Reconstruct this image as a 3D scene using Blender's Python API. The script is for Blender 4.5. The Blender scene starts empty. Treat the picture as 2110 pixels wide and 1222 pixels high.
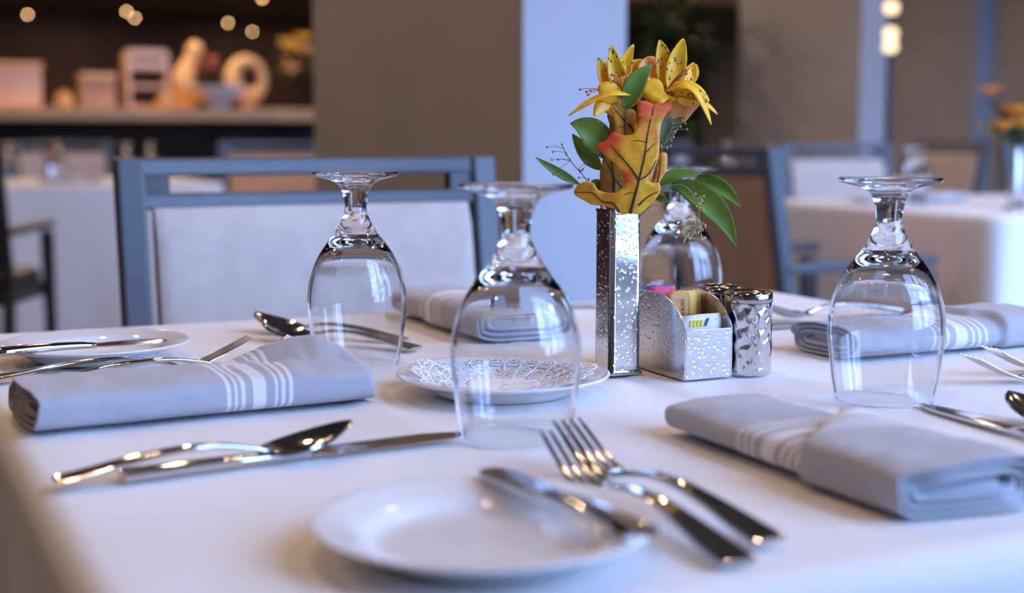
import bpy, math, random
from mathutils import Vector, Matrix, noise
from mathutils.geometry import delaunay_2d_cdt
from math import sin, cos, pi, radians, sqrt, atan2, exp

random.seed(7)
SC = bpy.context.scene
COL = SC.collection
TZ = 0.75                                   # height of the laid table

# ------------------------------------------------------------------ materials
def mat(name, color=(.8, .8, .8), rough=.5, metal=0., **k):
    m = bpy.data.materials.new(name); m.use_nodes = True
    nt = m.node_tree; b = nt.nodes['Principled BSDF']
    b.inputs['Base Color'].default_value = (*color, 1)
    b.inputs['Roughness'].default_value = rough
    b.inputs['Metallic'].default_value = metal
    for kk, v in k.items():
        b.inputs[kk].default_value = v
    return m

def N(m, typ, **k):
    n = m.node_tree.nodes.new(typ)
    for kk, v in k.items(): setattr(n, kk, v)
    return n

def L(m, a, b): m.node_tree.links.new(a, b)
def B(m): return m.node_tree.nodes['Principled BSDF']

def coords(m, scale=(1, 1, 1), out='Object'):
    tc = N(m, 'ShaderNodeTexCoord'); mp = N(m, 'ShaderNodeMapping')
    mp.inputs['Scale'].default_value = scale
    L(m, tc.outputs[out], mp.inputs['Vector']); return mp.outputs['Vector']

def bump(m, height, strength=.3, dist=.001):
    b = N(m, 'ShaderNodeBump'); b.inputs['Strength'].default_value = strength
    b.inputs['Distance'].default_value = dist
    L(m, height, b.inputs['Height']); L(m, b.outputs['Normal'], B(m).inputs['Normal'])

def ramp(m, fac, stops, interp='LINEAR'):
    r = N(m, 'ShaderNodeValToRGB'); r.color_ramp.interpolation = interp
    e = r.color_ramp.elements
    while len(e) < len(stops): e.new(.5)
    for i, (p, c) in enumerate(stops):
        e[i].position = p; e[i].color = (*c, 1)
    L(m, fac, r.inputs['Fac']); return r.outputs['Color']

def noise_tex(m, vec, scale, detail=3, rough=.5):
    n = N(m, 'ShaderNodeTexNoise'); n.inputs['Scale'].default_value = scale
    n.inputs['Detail'].default_value = detail; n.inputs['Roughness'].default_value = rough
    if vec is not None: L(m, vec, n.inputs['Vector'])
    return n.outputs['Fac']

def noisy(name, c1, c2, scale, rough=.6, lo=.35, hi=.65, bmp=0, metal=0, bscale=None, **k):
    m = mat(name, c1, rough, metal, **k); v = coords(m)
    f = noise_tex(m, v, scale)
    L(m, ramp(m, f, [(lo, c1), (hi, c2)]), B(m).inputs['Base Color'])
    if bmp: bump(m, noise_tex(m, v, bscale or scale * 4), bmp, .002)
    return m

def hammered(name, color, rough, scale, strength, dist=.0008):
    m = mat(name, color, rough, 1.); v = coords(m)
    vo = N(m, 'ShaderNodeTexVoronoi'); vo.feature = 'SMOOTH_F1'
    vo.inputs['Scale'].default_value = scale; vo.inputs['Smoothness'].default_value = .35
    L(m, v, vo.inputs['Vector']); bump(m, vo.outputs['Distance'], strength, dist)
    return m

M = {}
def cloth_mat(name, c, rough=.9):
    m = mat(name, c, rough); v = coords(m)
    w = noise_tex(m, v, 900, 2); bump(m, w, .12, .0006)
    B(m).inputs['Sheen Weight'].default_value = .15
    return m
M['cloth'] = cloth_mat('white_tablecloth_linen', (.80, .785, .775))
M['steel'] = mat('polished_steel', (.62, .60, .58), .10, 1.)
M['handle'] = hammered('hammered_steel_handle', (.58, .56, .54), .07, 260, .07, .0006)
def pitted(name, color, rough, scale, strength, dist):
    m = mat(name, color, rough, 1.); v = coords(m)
    vo = N(m, 'ShaderNodeTexVoronoi'); vo.inputs['Scale'].default_value = scale; L(m, v, vo.inputs['Vector'])
    bump(m, ramp(m, vo.outputs['Distance'], [(.05, (0, 0, 0)), (.42, (1, 1, 1))], 'EASE'), strength, dist)
    return m
M['vase_metal'] = pitted('hammered_vase_steel', (.80, .79, .78), .13, 270, .33, .0005)
M['caddy_metal'] = pitted('hammered_caddy_steel', (.74, .73, .72), .22, 250, .32, .0006)
M['shaker_metal'] = hammered('hammered_shaker_steel', (.70, .69, .68), .13, 120, .5, .0014)
M['lid_metal'] = mat('shaker_lid_steel', (.50, .47, .44), .12, 1.)
M['china'] = mat('white_glazed_china', (.80, .785, .765), .07)
M['china_plain'] = noisy('matte_china', (.76, .75, .73), (.80, .79, .77), 8, .15)
M['doily'] = mat('white_paper_lace', (.86, .86, .87), .9)
# goblet glass: solid refracting glass in foot and stem, thin blown wall (straight through) in the bowl
M['glass'] = m = mat('clear_glass'); m.node_tree.nodes.remove(B(m))
gl = N(m, 'ShaderNodeBsdfGlass'); gl.inputs['Roughness'].default_value = 0; gl.inputs['IOR'].default_value = 1.5
tr = N(m, 'ShaderNodeBsdfTransparent'); tr.inputs['Color'].default_value = (.985, .988, .99, 1)
gs = N(m, 'ShaderNodeBsdfGlossy'); gs.inputs['Roughness'].default_value = 0
ge = N(m, 'ShaderNodeNewGeometry'); io = N(m, 'ShaderNodeMapRange'); io.inputs['To Min'].default_value = 1.5; io.inputs['To Max'].default_value = 1 / 1.5
L(m, ge.outputs['Backfacing'], io.inputs['Value']); fr = N(m, 'ShaderNodeFresnel'); L(m, io.outputs[0], fr.inputs['IOR'])
mx = N(m, 'ShaderNodeMixShader'); L(m, fr.outputs[0], mx.inputs[0]); L(m, tr.outputs[0], mx.inputs[1]); L(m, gs.outputs[0], mx.inputs[2])
tc = N(m, 'ShaderNodeTexCoord'); sp = N(m, 'ShaderNodeSeparateXYZ'); L(m, tc.outputs['Object'], sp.inputs[0])
zr = N(m, 'ShaderNodeMapRange'); zr.inputs['From Min'].default_value = .074; zr.inputs['From Max'].default_value = .084; L(m, sp.outputs['Z'], zr.inputs['Value'])
lw = N(m, 'ShaderNodeLayerWeight'); lw.inputs['Blend'].default_value = .5      # the wall bends light only where it is seen nearly edge-on
er = N(m, 'ShaderNodeMapRange'); er.inputs['From Min'].default_value = .66; er.inputs['From Max'].default_value = .74; L(m, lw.outputs['Facing'], er.inputs['Value'])
mxx = N(m, 'ShaderNodeMath', operation='MAXIMUM'); L(m, zr.outputs[0], mxx.inputs[0]); L(m, er.outputs[0], mxx.inputs[1])
mz = N(m, 'ShaderNodeMixShader'); L(m, mxx.outputs[0], mz.inputs[0]); L(m, mx.outputs[0], mz.inputs[1]); L(m, gl.outputs[0], mz.inputs[2])
L(m, mz.outputs[0], m.node_tree.nodes['Material Output'].inputs['Surface'])
# napkin linen with white stripes across (object x)
def napkin_mat(name, base, xs):
    m = mat(name, base, .92); tc = N(m, 'ShaderNodeTexCoord'); sp = N(m, 'ShaderNodeSeparateXYZ')
    L(m, tc.outputs['Object'], sp.inputs[0])
    mr = N(m, 'ShaderNodeMapRange'); mr.inputs['From Min'].default_value = 0; mr.inputs['From Max'].default_value = .24
    L(m, sp.outputs['X'], mr.inputs['Value'])
    white = (.72, .72, .73); stops = [(0, base)]
    for a, b in xs: stops += [(a / .24, white), (b / .24, base)]
    col = ramp(m, mr.outputs[0], stops, 'CONSTANT')
    f = noise_tex(m, coords(m, (60, 900, 900)), 1, 3)
    f2 = noise_tex(m, coords(m, (900, 60, 900)), 1, 3)
    ad = N(m, 'ShaderNodeMath', operation='ADD'); L(m, f, ad.inputs[0]); L(m, f2, ad.inputs[1])
    mx = N(m, 'ShaderNodeMixRGB', blend_type='MULTIPLY'); mx.inputs[0].default_value = .35
    L(m, col, mx.inputs[1]); L(m, ramp(m, ad.outputs[0], [(.35, (.6, .6, .6)), (.65, (1.15, 1.15, 1.15))]), mx.inputs[2])
    L(m, mx.outputs[0], B(m).inputs['Base Color'])
    bump(m, ad.outputs[0], .25, .0006)
    B(m).inputs['Sheen Weight'].default_value = .2
    return m
STR = [(.1255, .128), (.1305, .133), (.1355, .138), (.1435, .1535), (.1595, .162), (.165, .1675), (.1705, .173)]
M['napkin'] = napkin_mat('blue_grey_linen', (.40, .40, .425), STR)
STR2 = [(.083, .0862), (.0905, .0937), (.098, .1012), (.108, .121), (.127, .1302), (.1345, .1377), (.142, .1452)]
M['napkin_b'] = napkin_mat('blue_grey_linen_b', (.40, .40, .425), STR2)
# chairs
M['frame'] = noisy('grey_painted_wood', (.062, .068, .078), (.082, .089, .10), 6, .42)
M['frame_dark'] = noisy('dark_stained_wood', (.020, .018, .018), (.035, .028, .025), 6, .4)
M['pad'] = noisy('oatmeal_upholstery', (.50, .42, .375), (.56, .475, .42), 30, .85, bmp=.2, bscale=500)
M['pad_shaded'] = noisy('shaded_upholstery', (.50, .25, .115), (.58, .30, .14), 30, .85, bmp=.2, bscale=500)  # same oatmeal cloth with its warm shade put into the colour
# flowers
def petal_mat(name, c1, c2, c3, spots):
    m = mat(name, c1, .45); v = coords(m)
    f = noise_tex(m, v, 55, 3)
    col = ramp(m, f, [(.3, c1), (.55, c2), (.75, c3)])
    if spots:
        vo = N(m, 'ShaderNodeTexVoronoi'); vo.inputs['Scale'].default_value = 1
        L(m, coords(m, (330, 330, 190)), vo.inputs['Vector'])
        s = ramp(m, vo.outputs['Distance'], [(.20, (.10, .02, .01)), (.27, (1, 1, 1))])
        mx = N(m, 'ShaderNodeMixRGB', blend_type='MULTIPLY'); mx.inputs[0].default_value = 1
        L(m, col, mx.inputs[1]); L(m, s, mx.inputs[2]); col = mx.outputs[0]
    L(m, col, B(m).inputs['Base Color'])
    B(m).inputs['Subsurface Weight'].default_value = .15
    B(m).inputs['Subsurface Radius'].default_value = (.002, .001, .0005)
    return m
M['petal'] = petal_mat('golden_petal', (.86, .42, .010), (.93, .50, .015), (.90, .40, .06), False)
M['petal_spot'] = petal_mat('golden_petal_with_dark_flecks', (.88, .48, .012), (.92, .56, .02), (.90, .46, .03), True)
M['petal_peach'] = petal_mat('peach_flushed_petal', (.88, .46, .06), (.90, .40, .13), (.85, .30, .14), False)
M['stamen'] = mat('russet_stamen', (.42, .10, .04), .6)
M['green'] = noisy('glossy_leaf_green', (.085, .150, .010), (.15, .25, .018), 40, .55)
M['green_blue'] = noisy('pale_leaf_underside', (.15, .22, .12), (.20, .28, .15), 40, .55)
M['stem'] = noisy('stem_green', (.16, .20, .06), (.24, .28, .08), 60, .5)
M['bud'] = mat('dry_bud_gold', (.55, .44, .20), .6)
M['bud_dark'] = mat('dry_bud_brown', (.16, .09, .06), .6)
M['vein'] = mat('dark_leaf_vein', (.055, .018, .008), .6)
def oak_mat(name, a, b, c, d):
    m = mat(name, a, .55); v = coords(m)
    f = noise_tex(m, v, 26, 4, .6)
    col = ramp(m, f, [(.30, a), (.47, b), (.60, c), (.72, d)])
    g = noise_tex(m, v, 240, 3)
    mx = N(m, 'ShaderNodeMixRGB', blend_type='MULTIPLY'); mx.inputs[0].default_value = .5
    L(m, col, mx.inputs[1]); L(m, ramp(m, g, [(.3, (.7, .62, .5)), (.6, (1.1, 1.1, 1.1))]), mx.inputs[2])
    L(m, mx.outputs[0], B(m).inputs['Base Color']); bump(m, g, .2, .0008)
    return m
M['oak'] = oak_mat('yellow_orange_autumn_leaf', (.70, .20, .012), (.78, .36, .012), (.76, .40, .010), (.74, .26, .020))
M['oak_tip'] = mat('red_leaf_tip', (.62, .07, .02), .55)
M['oak_pink'] = oak_mat('pink_edged_autumn_leaf', (.76, .16, .08), (.82, .36, .03), (.78, .42, .05), (.74, .16, .10))
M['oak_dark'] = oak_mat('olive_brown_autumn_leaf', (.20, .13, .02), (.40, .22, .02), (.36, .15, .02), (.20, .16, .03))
# packets
M['pk_tan'] = noisy('tan_paper', (.55, .30, .115), (.63, .36, .15), 60, .75)
M['pk_yellow'] = mat('yellow_paper', (.80, .56, .10), .7)
M['pk_white'] = noisy('white_paper', (.80, .79, .80), (.86, .85, .86), 80, .7)
M['pk_pink'] = mat('pink_paper', (.85, .10, .22), .6)
M['pk_red'] = mat('brick_red_paper', (.36, .09, .045), .6)
M['ink_red'] = mat('maroon_ink', (.25, .02, .03), .6)
M['ink_yellow'] = mat('yellow_ink', (.85, .72, .05), .6)
M['ink_blue'] = mat('blue_ink', (.03, .08, .45), .6)
M['ink_black'] = mat('black_ink', (.03, .03, .03), .6)
# room
M['wallpaint'] = noisy('grey_wall_paint', (.40, .40, .415), (.43, .43, .445), 3, .8)
M['darkwall'] = noisy('dark_brown_panelling', (.060, .026, .013), (.085, .036, .018), 2, .6)
M['ceil'] = noisy('warm_ceiling_paint', (.24, .20, .17), (.28, .235, .20), 2, .9)
M['carpet'] = noisy('dark_carpet', (.05, .04, .04), (.09, .07, .065), 30, .95)
M['bar_top'] = noisy('gold_lit_slab', (.56, .28, .06), (.66, .36, .09), 4, .4)  # golden lamplight worked into the slab colour
M['bar_body'] = noisy('dark_bar_front', (.018, .012, .010), (.03, .02, .015), 5, .7, **{'Specular IOR Level': .1})
M['ceramic'] = noisy('gold_lit_ceramic', (.60, .38, .17), (.68, .45, .21), 5, .25)  # pale glaze tinted gold, standing in for warm light on the bar
M['white_glaze'] = noisy('white_glazed_ceramic', (.66, .66, .68), (.72, .72, .74), 5, .3)
M['wood_tan'] = noisy('tan_wood_box', (.35, .24, .15), (.42, .29, .18), 8, .5)
M['leaf_far'] = noisy('dark_foliage', (.012, .030, .008), (.03, .065, .015), 6, .5)
M['flower_far_y'] = noisy('yellow_blossom', (.70, .48, .08), (.80, .60, .14), 12, .6)
M['flower_far_o'] = noisy('orange_blossom', (.80, .24, .02), (.85, .38, .03), 12, .6)
M['flower_far_p'] = noisy('pink_blossom', (.70, .22, .22), (.80, .35, .32), 12, .6)
M['flower_far_c'] = noisy('peach_blossom', (.78, .48, .28), (.85, .58, .36), 12, .6)
M['black'] = mat('black_metal', (.02, .02, .02), .4, .6)
M['trimring'] = mat('white_trim_ring', (.6, .55, .5), .5)
def emit(name, c, s):
    m = mat(name, (.02, .02, .02), .5)
    B(m).inputs['Emission Color'].default_value = (*c, 1); B(m).inputs['Emission Strength'].default_value = s
    return m
M['lamp'] = emit('warm_lamp_glow', (1, .58, .26), 26)
M['globe'] = emit('warm_globe_glow', (1, .72, .42), 2.2)

# ------------------------------------------------------------------ objects
def tag(o, label=None, cat=None, group=None, kind=None):
    if label: o['label'] = label
    if cat: o['category'] = cat
    if group: o['group'] = group
    if kind: o['kind'] = kind
    return o

def thing(name, label, cat, loc=(0, 0, 0), rz=0, group=None):
    o = bpy.data.objects.new(name, None); COL.objects.link(o)
    o.empty_display_size = .05
    o.location = loc; o.rotation_euler = (0, 0, rz)
    return tag(o, label, cat, group)

def copy_tree(o, parent=None):
    c = o.copy(); COL.objects.link(c)
    if parent is not None: c.parent = parent
    for ch in list(o.children): copy_tree(ch, c)
    return c

class MB:
    def __init__(s): s.v = []; s.f = []; s.n = None
    def add(s, vs, fs):
        b = len(s.v); s.v += [Vector(p) for p in vs]; s.f += [tuple(i + b for i in f) for f in fs]
        return s
    def box(s, c, d, rot=None):
        x, y, z = (k / 2 for k in d)
        vs = [Vector(p) for p in ((-x, -y, -z), (x, -y, -z), (x, y, -z), (-x, y, -z), (-x, -y, z), (x, -y, z), (x, y, z), (-x, y, z))]
        if rot: vs = [rot @ p for p in vs]
        return s.add([p + Vector(c) for p in vs], [(0, 3, 2, 1), (4, 5, 6, 7), (0, 1, 5, 4), (1, 2, 6, 5), (2, 3, 7, 6), (3, 0, 4, 7)])
    def bar(s, a, b, w, d, up=(0, 0, 1)):
        """box from a to b, w wide across `up` x dir, d along up"""
        a, b = Vector(a), Vector(b); t = (b - a).normalized(); u = Vector(up)
        sd = t.cross(u).normalized(); u = sd.cross(t).normalized()
        R = Matrix((t, sd, u)).transposed()
        return s.box((a + b) / 2, ((b - a).length, w, d), R)
    def loft(s, rings, caps=True, closed=True):
        n = len(rings[0]); vs = [p for r in rings for p in r]; fs = []
        for i in range(len(rings) - 1):
            for j in range(n if closed else n - 1):
                k = (j + 1) % n
                fs.append((i * n + j, i * n + k, (i + 1) * n + k, (i + 1) * n + j))
        if caps:
            fs.append(tuple(reversed(range(n)))); fs.append(tuple((len(rings) - 1) * n + j for j in range(n)))
        return s.add(vs, fs)
    def lathe(s, prof, seg=48, c=(0, 0, 0)):
        """profile of (r, z); r = 0 ends become poles"""
        vs, fs, idx = [], [], []
        for r, z in prof:
            if r < 1e-6:
                idx.append([len(vs)]); vs.append((c[0], c[1], c[2] + z))
            else:
                idx.append(list(range(len(vs), len(vs) + seg)))
                vs += [(c[0] + r * cos(2 * pi * j / seg), c[1] + r * sin(2 * pi * j / seg), c[2] + z) for j in range(seg)]
        for a, b in zip(idx, idx[1:]):
            for j in range(seg):
                k = (j + 1) % seg
                if len(a) == 1 and len(b) == 1: continue
                if len(a) == 1: fs.append((a[0], b[k], b[j]))
                elif len(b) == 1: fs.append((a[j], a[k], b[0]))
                else: fs.append((a[j], a[k], b[k], b[j]))
        return s.add(vs, fs)
    def tube(s, pts, rad, seg=8):
        pts = [Vector(p) for p in pts]; rings = []; n0 = None
        for i, p in enumerate(pts):
            t = (pts[min(i + 1, len(pts) - 1)] - pts[max(i - 1, 0)]).normalized()
            if n0 is None:
                n0 = t.orthogonal().normalized()
            n0 = (n0 - t * n0.dot(t)).normalized(); bn = t.cross(n0)
            r = rad[i] if hasattr(rad, '__len__') else rad
            rings.append([p + (n0 * cos(2 * pi * j / seg) + bn * sin(2 * pi * j / seg)) * r for j in range(seg)])
        return s.loft(rings)
    def shell(s, grid, th):
        """grid[i][j] of points -> thin closed sheet"""
        ni, nj = len(grid), len(grid[0]); top, bot = [], []
        for i in range(ni):
            for j in range(nj):
                a = grid[min(i + 1, ni - 1)][j] - grid[max(i - 1, 0)][j]
                b = grid[i][min(j + 1, nj - 1)] - grid[i][max(j - 1, 0)]
                n = a.cross(b); n = n.normalized() if n.length > 1e-12 else Vector((0, 0, 1))
                top.append(grid[i][j] + n * th / 2); bot.append(grid[i][j] - n * th / 2)
        k = ni * nj; fs = []
        for i in range(ni - 1):
            for j in range(nj - 1):
                q = (i * nj + j, (i + 1) * nj + j, (i + 1) * nj + j + 1, i * nj + j + 1)
                fs.append(q); fs.append(tuple(x + k for x in reversed(q)))
        loop = [j for j in range(nj)] + [i * nj + nj - 1 for i in range(1, ni)] + [(ni - 1) * nj + j for j in range(nj - 2, -1, -1)] + [i * nj for i in range(ni - 2, 0, -1)]
        for a, b in zip(loop, loop[1:] + loop[:1]): fs.append((a, b, b + k, a + k))
        return s.add(top + bot, fs)
    def ball(s, c, r, seg=12, sq=(1, 1, 1)):
        n = seg // 2
        prof = [(sin(pi * i / n), -cos(pi * i / n)) for i in range(n + 1)]
        b = len(s.v); s.lathe([(max(0, a), z) for a, z in prof], seg)
        for i in range(b, len(s.v)):
            p = s.v[i]; s.v[i] = Vector((p.x * r * sq[0], p.y * r * sq[1], p.z * r * sq[2])) + Vector(c)
        return s
    def prism(s, poly, a, b, axis='x'):
        def P(p, h): return {'x': (h, p[0], p[1]), 'y': (p[0], h, p[1]), 'z': (p[0], p[1], h)}[axis]
        return s.loft([[P(p, a) for p in poly], [P(p, b) for p in poly]])
    def build(s, name, m, parent=None, smooth=True, bevel=0, sharp=40, fix=True, loc=None):
        me = bpy.data.meshes.new(name); me.from_pydata([tuple(p) for p in s.v], [], s.f); me.materials.append(m)
        if fix:
            import bmesh
            bm = bmesh.new(); bm.from_mesh(me); bmesh.ops.recalc_face_normals(bm, faces=bm.faces[:]); bm.to_mesh(me); bm.free()
        if smooth:
            me.shade_smooth()
            if sharp: me.set_sharp_from_angle(angle=radians(sharp))
        o = bpy.data.objects.new(name, me); COL.objects.link(o)
        if parent is not None: o.parent = parent
        if loc is not None: o.location = loc
        if bevel:
            bv = o.modifiers.new('Bevel', 'BEVEL'); bv.width = bevel; bv.segments = 2; bv.limit_method = 'ANGLE'; bv.angle_limit = radians(50)
        return o

def lerp(a, b, t): return a + (b - a) * t
def interp(pts, x):
    if x <= pts[0][0]: return pts[0][1]
    for (x0, y0), (x1, y1) in zip(pts, pts[1:]):
        if x <= x1:
            t = (x - x0) / (x1 - x0); t = t * t * (3 - 2 * t) if len(pts) < 4 else t
            return lerp(y0, y1, t)
    return pts[-1][1]
def catmull(pts, n=8):
    """smooth a list of tuples"""
    out = []; P = [Vector(p) for p in pts]; P = [P[0] * 2 - P[1]] + P + [P[-1] * 2 - P[-2]]
    for i in range(1, len(P) - 2):
        for k in range(n):
            t = k / n; a, b, c, d = P[i - 1:i + 3]
            out.append(.5 * ((2 * b) + (c - a) * t + (2 * a - 5 * b + 4 * c - d) * t * t + (3 * b - a - 3 * c + d) * t ** 3))
    out.append(P[-2]); return out

# ------------------------------------------------------------------ camera
cam = bpy.data.cameras.new('camera'); cam.lens = 50; cam.sensor_width = 36; cam.sensor_fit = 'HORIZONTAL'
cam.clip_start = .02; cam.clip_end = 100
co = bpy.data.objects.new('camera', cam); COL.objects.link(co)
co.location = (0, 0, .945); co.rotation_euler = (radians(90 - 6.45), 0, radians(-25))
cam.dof.use_dof = True; cam.dof.focus_distance = 1.12; cam.dof.aperture_fstop = 4.0
SC.camera = co

# ------------------------------------------------------------------ the room
XL, XR, YF, YB, CH = -5.0, 16.0, -2.2, 25.0, 3.0
YS, CH2 = .15, 5.4                         # unseen window bay in front of YS, made taller to even out the daylight
def struct(name, mb, m, label, **k):
    o = mb.build(name, m, None, smooth=False, **k); return tag(o, label, 'structure', None, 'structure')
struct('floor', MB().box(((XL + XR) / 2, (YF + YB) / 2, -.05), (XR - XL + .4, YB - YF + .4, .1)), M['carpet'], 'dark carpeted dining room floor')
struct('ceiling', MB().box(((XL + XR) / 2, (YS + YB) / 2, CH + .05), (XR - XL + .4, YB - YS, .1)).box(((XL + XR) / 2, (YF + YS) / 2, CH2 + .05), (XR - XL + .4, YS - YF + .4, .1)).box(((XL + XR) / 2, YS + .05, (CH + CH2) / 2 + .05), (XR - XL + .4, .1, CH2 - CH)), M['ceil'], 'warm lit ceiling over the far end of the dining room')
struct('wall_left_rear', MB().box((XL - .1, (3.5 + YB) / 2, CH / 2), (.2, YB - 3.5 + .2, CH)), M['darkwall'], 'dark brown wall on the left side towards the bar')
M['bounce_wall'] = noisy('white_bounce_paint', (.74, .74, .75), (.78, .78, .79), 3, .8)  # unseen wall part made white to bounce daylight onto the pier
struct('wall_left', MB().box((XL - .1, (YF + 3.5) / 2 - .1, CH / 2), (.2, 3.5 - YF + .2, CH)).box((XL - .1, (YF + YS) / 2, (CH + CH2) / 2), (.2, YS - YF + .2, CH2 - CH)), M['bounce_wall'], 'unseen left wall near the windows, whitened to bounce daylight')
struct('wall_right', MB().box((XR + .1, (YF + YB) / 2, CH / 2), (.2, YB - YF + .4, CH)).box((XR + .1, (YF + YS) / 2, (CH + CH2) / 2), (.2, YS - YF + .2, CH2 - CH)), M['wallpaint'], 'grey wall on the right side')
struct('wall_back', MB().box(((XL + XR) / 2, YB + .1, CH / 2), (XR - XL, .2, CH)), M['darkwall'], 'dark brown panelled wall far behind the bar')
# window wall behind the camera: sill, head and mullions around tall windows
WS, WH = .66, 5.20
wx = [(1.45 + i * 1.75, 1.55) for i in range(5)]
w = MB(); w.box(((XL + XR) / 2, YF - .1, WS / 2), (XR - XL + .4, .2, WS)); w.box(((XL + XR) / 2, YF - .1, (WH + CH2) / 2), (XR - XL + .4, .2, CH2 - WH))
e = XL - .2
for x0, ww in wx + [(XR + .2, 0)]:
    w.box(((e + x0) / 2, YF - .1, (WS + WH) / 2), (x0 - e, .2, WH - WS)); e = x0 + ww
struct('wall_front', w, M['wallpaint'], 'wall of tall windows behind the camera')
for i, (x0, ww) in enumerate(wx):
    f = MB(); t = .05
    f.box((x0 + t / 2, YF - .1, (WS + WH) / 2), (t, .08, WH - WS)); f.box((x0 + ww - t / 2, YF - .1, (WS + WH) / 2), (t, .08, WH - WS))
    f.box((x0 + ww / 2, YF - .1, WS + t / 2), (ww - 2 * t, .08, t)); f.box((x0 + ww / 2, YF - .1, WH - t / 2), (ww - 2 * t, .08, t))
    f.box((x0 + ww / 2, YF - .1, 2.2), (ww - 2 * t, .06, .05)); f.box((x0 + ww / 2, YF - .1, 3.7), (ww - 2 * t, .06, .05))
    struct('window_%d' % (i + 1), f, M['frame_dark'], 'dark framed tall window behind the camera')
    la = bpy.data.lights.new('window_portal', 'AREA'); la.shape = 'RECTANGLE'; la.size = ww; la.size_y = WH - WS
    la.cycles.is_portal = True
    lo = bpy.data.objects.new('window_portal', la); COL.objects.link(lo)
    lo.location = (x0 + ww / 2, YF - .16, (WS + WH) / 2); lo.rotation_euler = (radians(90), 0, 0)  # faces +y
# piers that stand between the dining bays: (corner x, corner y, width along x, depth along y)
for nm, x, y, wdt, dep, lab in (
        ('wall_center', 1.289, 2.708, .245, 1.47, 'wide grey pier directly behind the near dining chair'),
        ('wall_right_near', 5.137, 6.43, .19, 1.20, 'grey pier to the right of the flower vase'),
        ('wall_right_middle', 8.58, 9.24, .19, 1.10, 'grey pier behind the tall lamp'),
        ('wall_right_far', 10.9, 10.3, .2, 1.16, 'grey pier at the right edge of the view')):
    struct(nm, MB().box((x + wdt / 2, y + dep / 2, CH / 2), (wdt, dep, CH - .004)), M['wallpaint'], lab)
# ceiling soffit edge beyond the piers; its warm light is put into the colour
M['lit_beam'] = noisy('lamplit_beam_tone', (.72, .42, .18), (.78, .48, .22), 3, .7)
struct('trim_1', MB().box((5.3, 16.0, 2.825), (20, .5, .345)), M['lit_beam'], 'pale dropped beam under the far ceiling')

# world: bright overcast blue sky with cloud, dark ground
wd = bpy.data.worlds.new('sky'); SC.world = wd; wd.use_nodes = True; nt = wd.node_tree
bg = nt.nodes['Background']
tc = nt.nodes.new('ShaderNodeTexCoord'); sp = nt.nodes.new('ShaderNodeSeparateXYZ'); nt.links.new(tc.outputs['Generated'], sp.inputs[0])
nz = nt.nodes.new('ShaderNodeTexNoise'); nz.inputs['Scale'].default_value = 4.5; nz.inputs['Detail'].default_value = 5; nz.inputs['Roughness'].default_value = .6
nt.links.new(tc.outputs['Generated'], nz.inputs['Vector'])
cr = nt.nodes.new('ShaderNodeValToRGB'); e = cr.color_ramp.elements
e[0].position = .38; e[0].color = (.145, .295, .78, 1); e[1].position = .62; e[1].color = (.45, .68, 1.15, 1)
nt.links.new(nz.outputs['Fac'], cr.inputs['Fac'])
gr = nt.nodes.new('ShaderNodeValToRGB'); e = gr.color_ramp.elements
e[0].position = .44; e[0].color = (.10, .14, .16, 1); e[1].position = .56; e[1].color = (1, 1, 1, 1)
mr = nt.nodes.new('ShaderNodeMapRange'); mr.inputs['From Min'].default_value = -1; mr.inputs['From Max'].default_value = 1
nz2 = nt.nodes.new('ShaderNodeTexNoise'); nz2.inputs['Scale'].default_value = 9; nt.links.new(tc.outputs['Generated'], nz2.inputs['Vector'])
ma = nt.nodes.new('ShaderNodeMath'); ma.operation = 'MULTIPLY_ADD'; ma.inputs[1].default_value = .5; nt.links.new(nz2.outputs['Fac'], ma.inputs[0]); nt.links.new(sp.outputs['Z'], ma.inputs[2])
nt.links.new(ma.outputs[0], mr.inputs['Value']); mr.inputs['From Min'].default_value = -.75; mr.inputs['From Max'].default_value = 1.25
nt.links.new(mr.outputs[0], gr.inputs['Fac'])
mm = nt.nodes.new('ShaderNodeMixRGB'); mm.blend_type = 'MULTIPLY'; mm.inputs[0].default_value = 1
nt.links.new(cr.outputs[0], mm.inputs[1]); nt.links.new(gr.outputs[0], mm.inputs[2]); nt.links.new(mm.outputs[0], bg.inputs['Color'])
SKY = 15.0
bg.inputs['Strength'].default_value = SKY

# ceiling lamps near the table (recessed warm downlights)
WARM = (1, .67, .42)
def downlight_or_fill(x, y, power, size=.09):
    la = bpy.data.lights.new('downlight_or_fill', 'AREA'); la.shape = 'DISK'; la.size = size; la.energy = power; la.color = WARM
    lo = bpy.data.objects.new('downlight_or_fill', la); COL.objects.link(lo); lo.location = (x, y, CH - .012)
for x in (-1.6, 0.2, 2.0, 3.8, 5.6):
    for y in (.55, 2.35, 4.15, 5.95, 7.75):
        downlight_or_fill(x, y, 7.8 if y < 5 else 4.5)
for x in (-2.5, 0.5, 3.5, 6.5, 9.5, 12.5):
    for y in (9.8, 13., 16.5, 20., 23.4):
        downlight_or_fill(x, y, 14., .12)
downlight_or_fill(.85, 6.5, 7., .08)  # added fill light that gilds the far left cloth top
for x in (1.1, 1.95, 2.6):
    downlight_or_fill(x, 9.75, 26., .08)  # added fill lights that warm the things on the bar
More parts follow.
